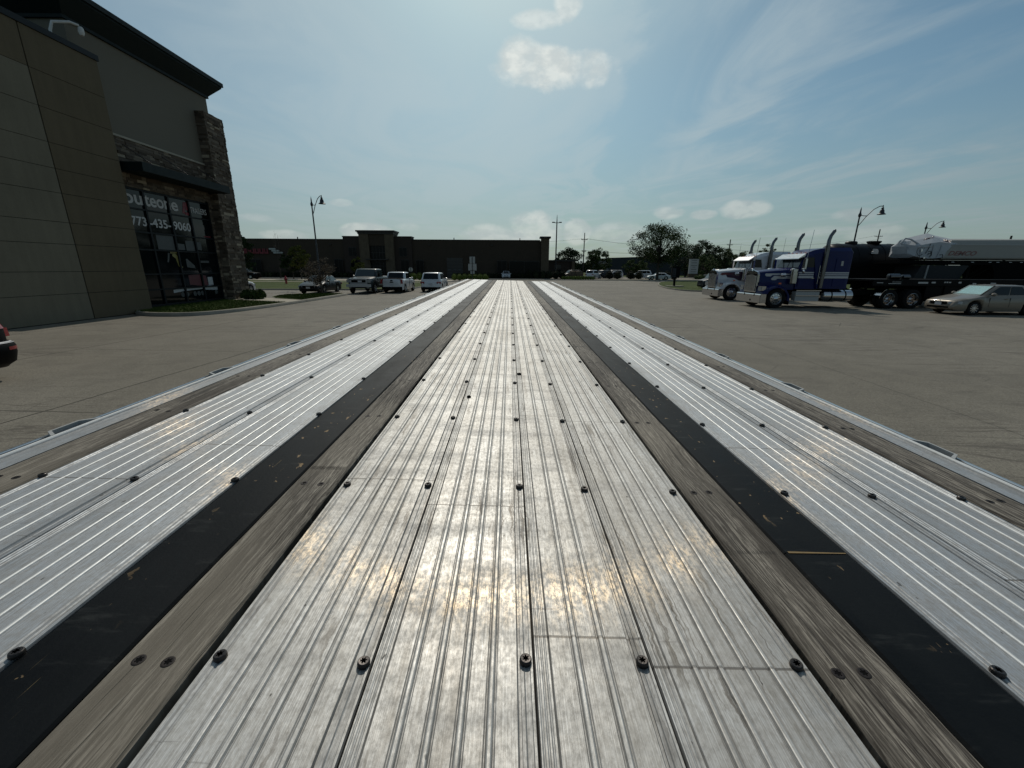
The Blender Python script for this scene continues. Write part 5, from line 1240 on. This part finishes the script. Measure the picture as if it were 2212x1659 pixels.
wire('lower overhead wire running right from the short pole behind the big tree', (18.4, 105, 6.2), (65., 130, 7.6), .9, .03)
wire('overhead wire from the short pole up towards the tall thin pole', (17.2, 105, 8.9), (-30, 112, 9.3), 1.2, .02)
wire('upper overhead wire above the semi trucks to the far right pole', (66.5, 130, 9.3), (125.4, 150, 13.4), 1.6, .03)
wire('lower overhead wire above the semi trucks to the far right pole', (66.5, 130, 7.7), (127.8, 150, 12.6), 1.9, .03)
# sign backs on one post
s1 = thing('street_sign', 'post with two grey sign backs, one above the other, at the trailer deck end', 'sign', (-4.34, 50, 0))
MB().box(-.03, .03, -.03, .03, 0, 3.38).build('post', iron, s1)
MB().box(-.31, .31, .035, .045, 2.58, 3.34).build('sign_panel', signback, s1)
p_ = MB().box(-.48, .48, .035, .045, 1.80, 2.55).build('sign_panel', signback, s1); MB().box(-.27, .27, .025, .034, 1.95, 2.42).build('inner_panel', greyl, p_)
MB().box(-.24, .24, .035, .045, 1.42, 1.74).build('sign_panel', signback, s1)
s2 = thing('round_sign', 'round grey sign back on a thin post above the white pickup', 'sign', (-17.26, 75, 0))
MB().box(-.04, .04, -.03, .03, 0, 2.1).build('post', iron, s2); MB().lathe([(.36, .035), (.36, .05)], (0, 0, 1.76), 'Y', 20).build('sign_panel', signback, s2)
h = thing('fire_hydrant', 'red fire hydrant standing in the grass strip at left', 'hydrant', (-28.9, 55.3, 0))
MB().lathe([(.17, 0), (.17, .06), (.12, .07), (.12, .62), (.17, .64), (.17, .70), (.13, .74), (.11, .86), (.05, .94), (.04, 1.02)], n=16).build('barrel', hyd, h, smooth=35)
MB().lathe([(.07, -.24), (.07, .24)], (0, 0, .58), 'X', 10).lathe([(.09, -.26), (.09, -.1)], (0, 0, .55), 'Y', 10).build('nozzle', hyd, h)
mbx = thing('mailbox_cabinet', 'dark metal mailbox cabinet on a post with concrete slab on the right grass island', 'mailbox', (19.55, 50.5, .11))
MB().box(-.45, .45, -.22, .22, .98, 2.16).build('cabinet', black, mbx); MB().box(-.48, .48, -.25, .25, 2.161, 2.2).build('roof', black, mbx)
mb = MB()
for i in range(2):
    for j in range(5): mb.box(-.40+i*.2, -.22+i*.2, -.232, -.22, 1.04+j*.21, 1.22+j*.21)
mb.build('doors', iron, mbx)
MB().box(-.12, .08, -.1, .1, .0, .98).build('post', black, mbx); MB().box(-.95, 1.0, -.5, .5, 0, .06).build('slab', c_curb, mbx)
mn = thing('monument_sign', 'tall pale tenant sign slab on a stone base before the right-hand trees', 'sign', (40.6, 95, .0))
MB().box(-.95, .95, -.3, .3, 1.1, 4.2).build('panel', greyl, mn); MB().box(-1.0, 1.0, -.35, .35, .3, 1.098).build('base', far_stone, mn); MB().box(-1.0, 1.0, -.34, .34, 4.202, 4.32).build('cap', far_trim, mn)
mb = MB()
for z_, w_ in ((3.85, .55), (3.35, .6), (2.8, .65), (2.45, .3), (1.95, .6), (1.45, .6)): mb.box(-w_, w_, -.312, -.3, z_, z_+.09)
mb.build('name_strips', far_trim, mn)
ub = thing('utility_box', 'small pale utility box beside the tall tenant sign', 'utility box', (43.2, 94, 0)); MB().box(-.4, .4, -.3, .3, 0, .9).build('cabinet', greyl, ub); MB().box(-.43, .43, -.33, .33, .9, .95).build('lid', greyl, ub)
o = MB().lathe([(.10, 0), (.22, .02), (.2, .14), (.05, .2)], (-2.8, 67.5, 0), n=10).build('drain_cap', iron); tag(o, 'small dark cap sticking out of the grass near the white SUV', 'cap')

# ---------------------------------------------------------------- trees and shrubs
tree('ornamental_tree', 'small multi-stemmed tree with russet leaves on the kerb island in front of the dark sedan', (-14.75, 33.4, .1), 2.8, 1.3, lf_red, 80, 26, .10, trunk_h=.55, tr=.10, multi=4, seed=1, squash=.9)
tree('maple_tree', 'young tree with yellow-green top beside the far building at left', (-36.4, 75, 0), 5.8, 1.9, lf_yel, 50, 60, .26, trunk_h=1.6, tr=.1, seed=2)
tree('shade_tree', 'dark leafy tree left of the yellow-green one in front of the far building', (-38.8, 77, 0), 4.6, 2.0, lf_dark, 50, 60, .28, trunk_h=1.0, tr=.1, seed=3)
tree('shade_tree', 'green tree showing just right of the stone pillar', (-46.2, 75, 0), 7.4, 2.2, lf_dark, 55, 60, .3, trunk_h=1.0, tr=.14, seed=4)
tree('bare_tree', 'thin tree with bare twigs rising above the far building roof at left', (-42.2, 79, 0), 8.6, .9, lf_red, 16, 2, .10, trunk_h=4.5, tr=.08, seed=5, multi=3)
tree('young_tree', 'slim young yellow-green tree behind the dark pickup', (-24.6, 70, 0), 3.9, 1.15, lf_yel, 34, 40, .22, trunk_h=.9, tr=.07, seed=6)
tree('oak_tree', 'large spreading dark tree standing alone at centre right beyond the street', (27.6, 80, 0), 10.0, 5.7, lf_mid, 150, 75, .30, trunk_h=2.8, tr=.26, seed=7, irregular=.7)
gB = 'background trees beyond the street'
tree('shade_tree', 'tall dark tree group immediately right of the large spreading tree', (46., 112, 0), 8.6, 5.5, lf_dark, 90, 70, .42, trunk_h=1., tr=.3, seed=8, group=gB)
tree('shade_tree', 'tallest dark tree above the tenant sign', (52.5, 116, 0), 10., 4.2, lf_dark, 80, 70, .42, trunk_h=1., tr=.3, seed=9, group=gB)
tree('shade_tree', 'dark tree sloping down towards the offset-arm utility pole', (57.5, 118, 0), 8.0, 4.5, lf_mid, 80, 70, .42, trunk_h=.8, tr=.3, seed=10, group=gB)
tree('shade_tree', 'dark green tree just right of the tallest thin pole', (15.2, 112, 0), 7.2, 3.8, lf_dark, 80, 70, .38, trunk_h=.8, tr=.25, seed=11, group=gB)
tree('shade_tree', 'green tree with a raised crown left of the dark warehouse', (23.0, 112, 0), 7.0, 3.6, lf_mid, 80, 70, .38, trunk_h=.8, tr=.25, seed=12, group=gB)
tree('shade_tree', 'low tree at the right foot of the dark warehouse', (31.5, 108, 0), 4.4, 3.2, lf_mid, 60, 60, .36, trunk_h=.6, tr=.2, seed=13, group=gB)
tree('shade_tree', 'tree seen between the two exhaust stacks of the white truck', (68.6, 115, 0), 8.9, 2.6, lf_mid, 50, 60, .38, trunk_h=.8, tr=.25, seed=14, group=gB)
tree('shade_tree', 'rounded tree behind the tenant sign, in front of the taller trees', (45.5, 101, 0), 5.2, 3.6, lf_mid, 60, 60, .34, trunk_h=.5, tr=.2, seed=15, group=gB)
tree('spruce_tree', 'small blue-green conical tree right of the tenant sign', (50., 100, 0), 5.2, 1.8, lf_dark, 60, 50, .26, trunk_h=.4, tr=.14, seed=16, cone=True, group=gB)
tree('shade_tree', 'green tree above the hood of the white semi truck', (60.5, 112, 0), 6.2, 3.8, lf_mid, 70, 60, .38, trunk_h=.5, tr=.2, seed=17, group=gB)
tree('shade_tree', 'low green tree left of the far exhaust stack of the white truck', (64.5, 118, 0), 7.0, 3.2, lf_mid, 60, 60, .38, trunk_h=.5, tr=.2, seed=18, group=gB)
o = hedge('tree_line', 'long dark far tree line closing the view at right', (112, 170, 0), 120, 8, 6.2, lf_mid, 14000, .7, cat='tree line'); tag(o, kind='stuff')
o = hedge('tree_line', 'dark far tree line behind the trees in the centre', (25, 175, 0), 60, 8, 5.0, lf_dark, 5000, .7, cat='tree line'); tag(o, kind='stuff')
o = hedge('tree_line', 'dark far shrubs seen under the grey hopper trailer', (75, 78, 0), 60, 4, 2.2, lf_dark, 5000, .4, cat='tree line'); tag(o, kind='stuff')
hedge('hedge', 'dark foundation hedge under the windows right of the far entrance', (-2, 90.2, 0), 20, 1.2, 1.1, lf_hedge, 4500, .14)
hedge('hedge', 'dark clipped hedge at the far building corner pillar', (7.5, 88.5, 0), 8, 1.6, 1.7, lf_hedge, 3000, .16, seed=2)
hedge('hedge', 'dark foundation hedge along the far building wall at left', (-44, 90., 0), 18, 1.2, 1.2, lf_hedge, 3500, .14, seed=3)
hedge('hedge', 'dark foundation hedge left of the far entrance', (-33.5, 89.8, 0), 6, 1.2, 1.2, lf_hedge, 1500, .14, seed=4)
hedge('shrub', 'bright green low shrub mound at the foot of the double sign post', (-6.9, 74., 0), 6.2, 2.0, 1.15, lf_bush, 2600, .12, seed=5, cat='shrub')
hedge('shrub', 'bright green low shrub beside the round sign', (-16.2, 74.5, 0), 4.2, 2.0, 1.25, lf_bush, 2200, .12, seed=6, cat='shrub')
hedge('shrub', 'first round dark shrub right of the white minivan', (21.5, 88.5, 0), 3.2, 2.4, 1.75, lf_hedge, 1500, .15, seed=7, cat='shrub')
hedge('shrub', 'second round dark shrub left of the large spreading tree', (25.9, 88.5, 0), 3.4, 2.4, 1.75, lf_hedge, 1500, .15, seed=8, cat='shrub')
hedge('shrub', 'dark shrub at the foot of the large spreading tree', (31.8, 86.5, 0), 4.5, 2.4, 1.7, lf_hedge, 1800, .15, seed=12, cat='shrub')
hedge('shrub', 'twiggy shrub in front of the dark SUV right of the far building', (13.2, 86.5, 0), 2.2, 1.6, 2.0, lf_red, 700, .14, seed=9, cat='shrub')
hedge('shrub', 'light green ground shrub left of the white minivan', (13.5, 84.2, 0), 6.4, 1.4, .7, lf_bush, 1500, .12, seed=10, cat='shrub')
hedge('shrub', 'small leafy shrub at the foot of the stone pillar', (-16.25, 26.9, .1), 1.3, 1.0, .6, lf_mid, 1100, .13, seed=11, cat='shrub')
hedge('shrub', 'long green hedge strip behind the tenant sign', (48, 90, 0), 18, 2., .9, lf_mid, 3500, .16, seed=13, cat='hedge')
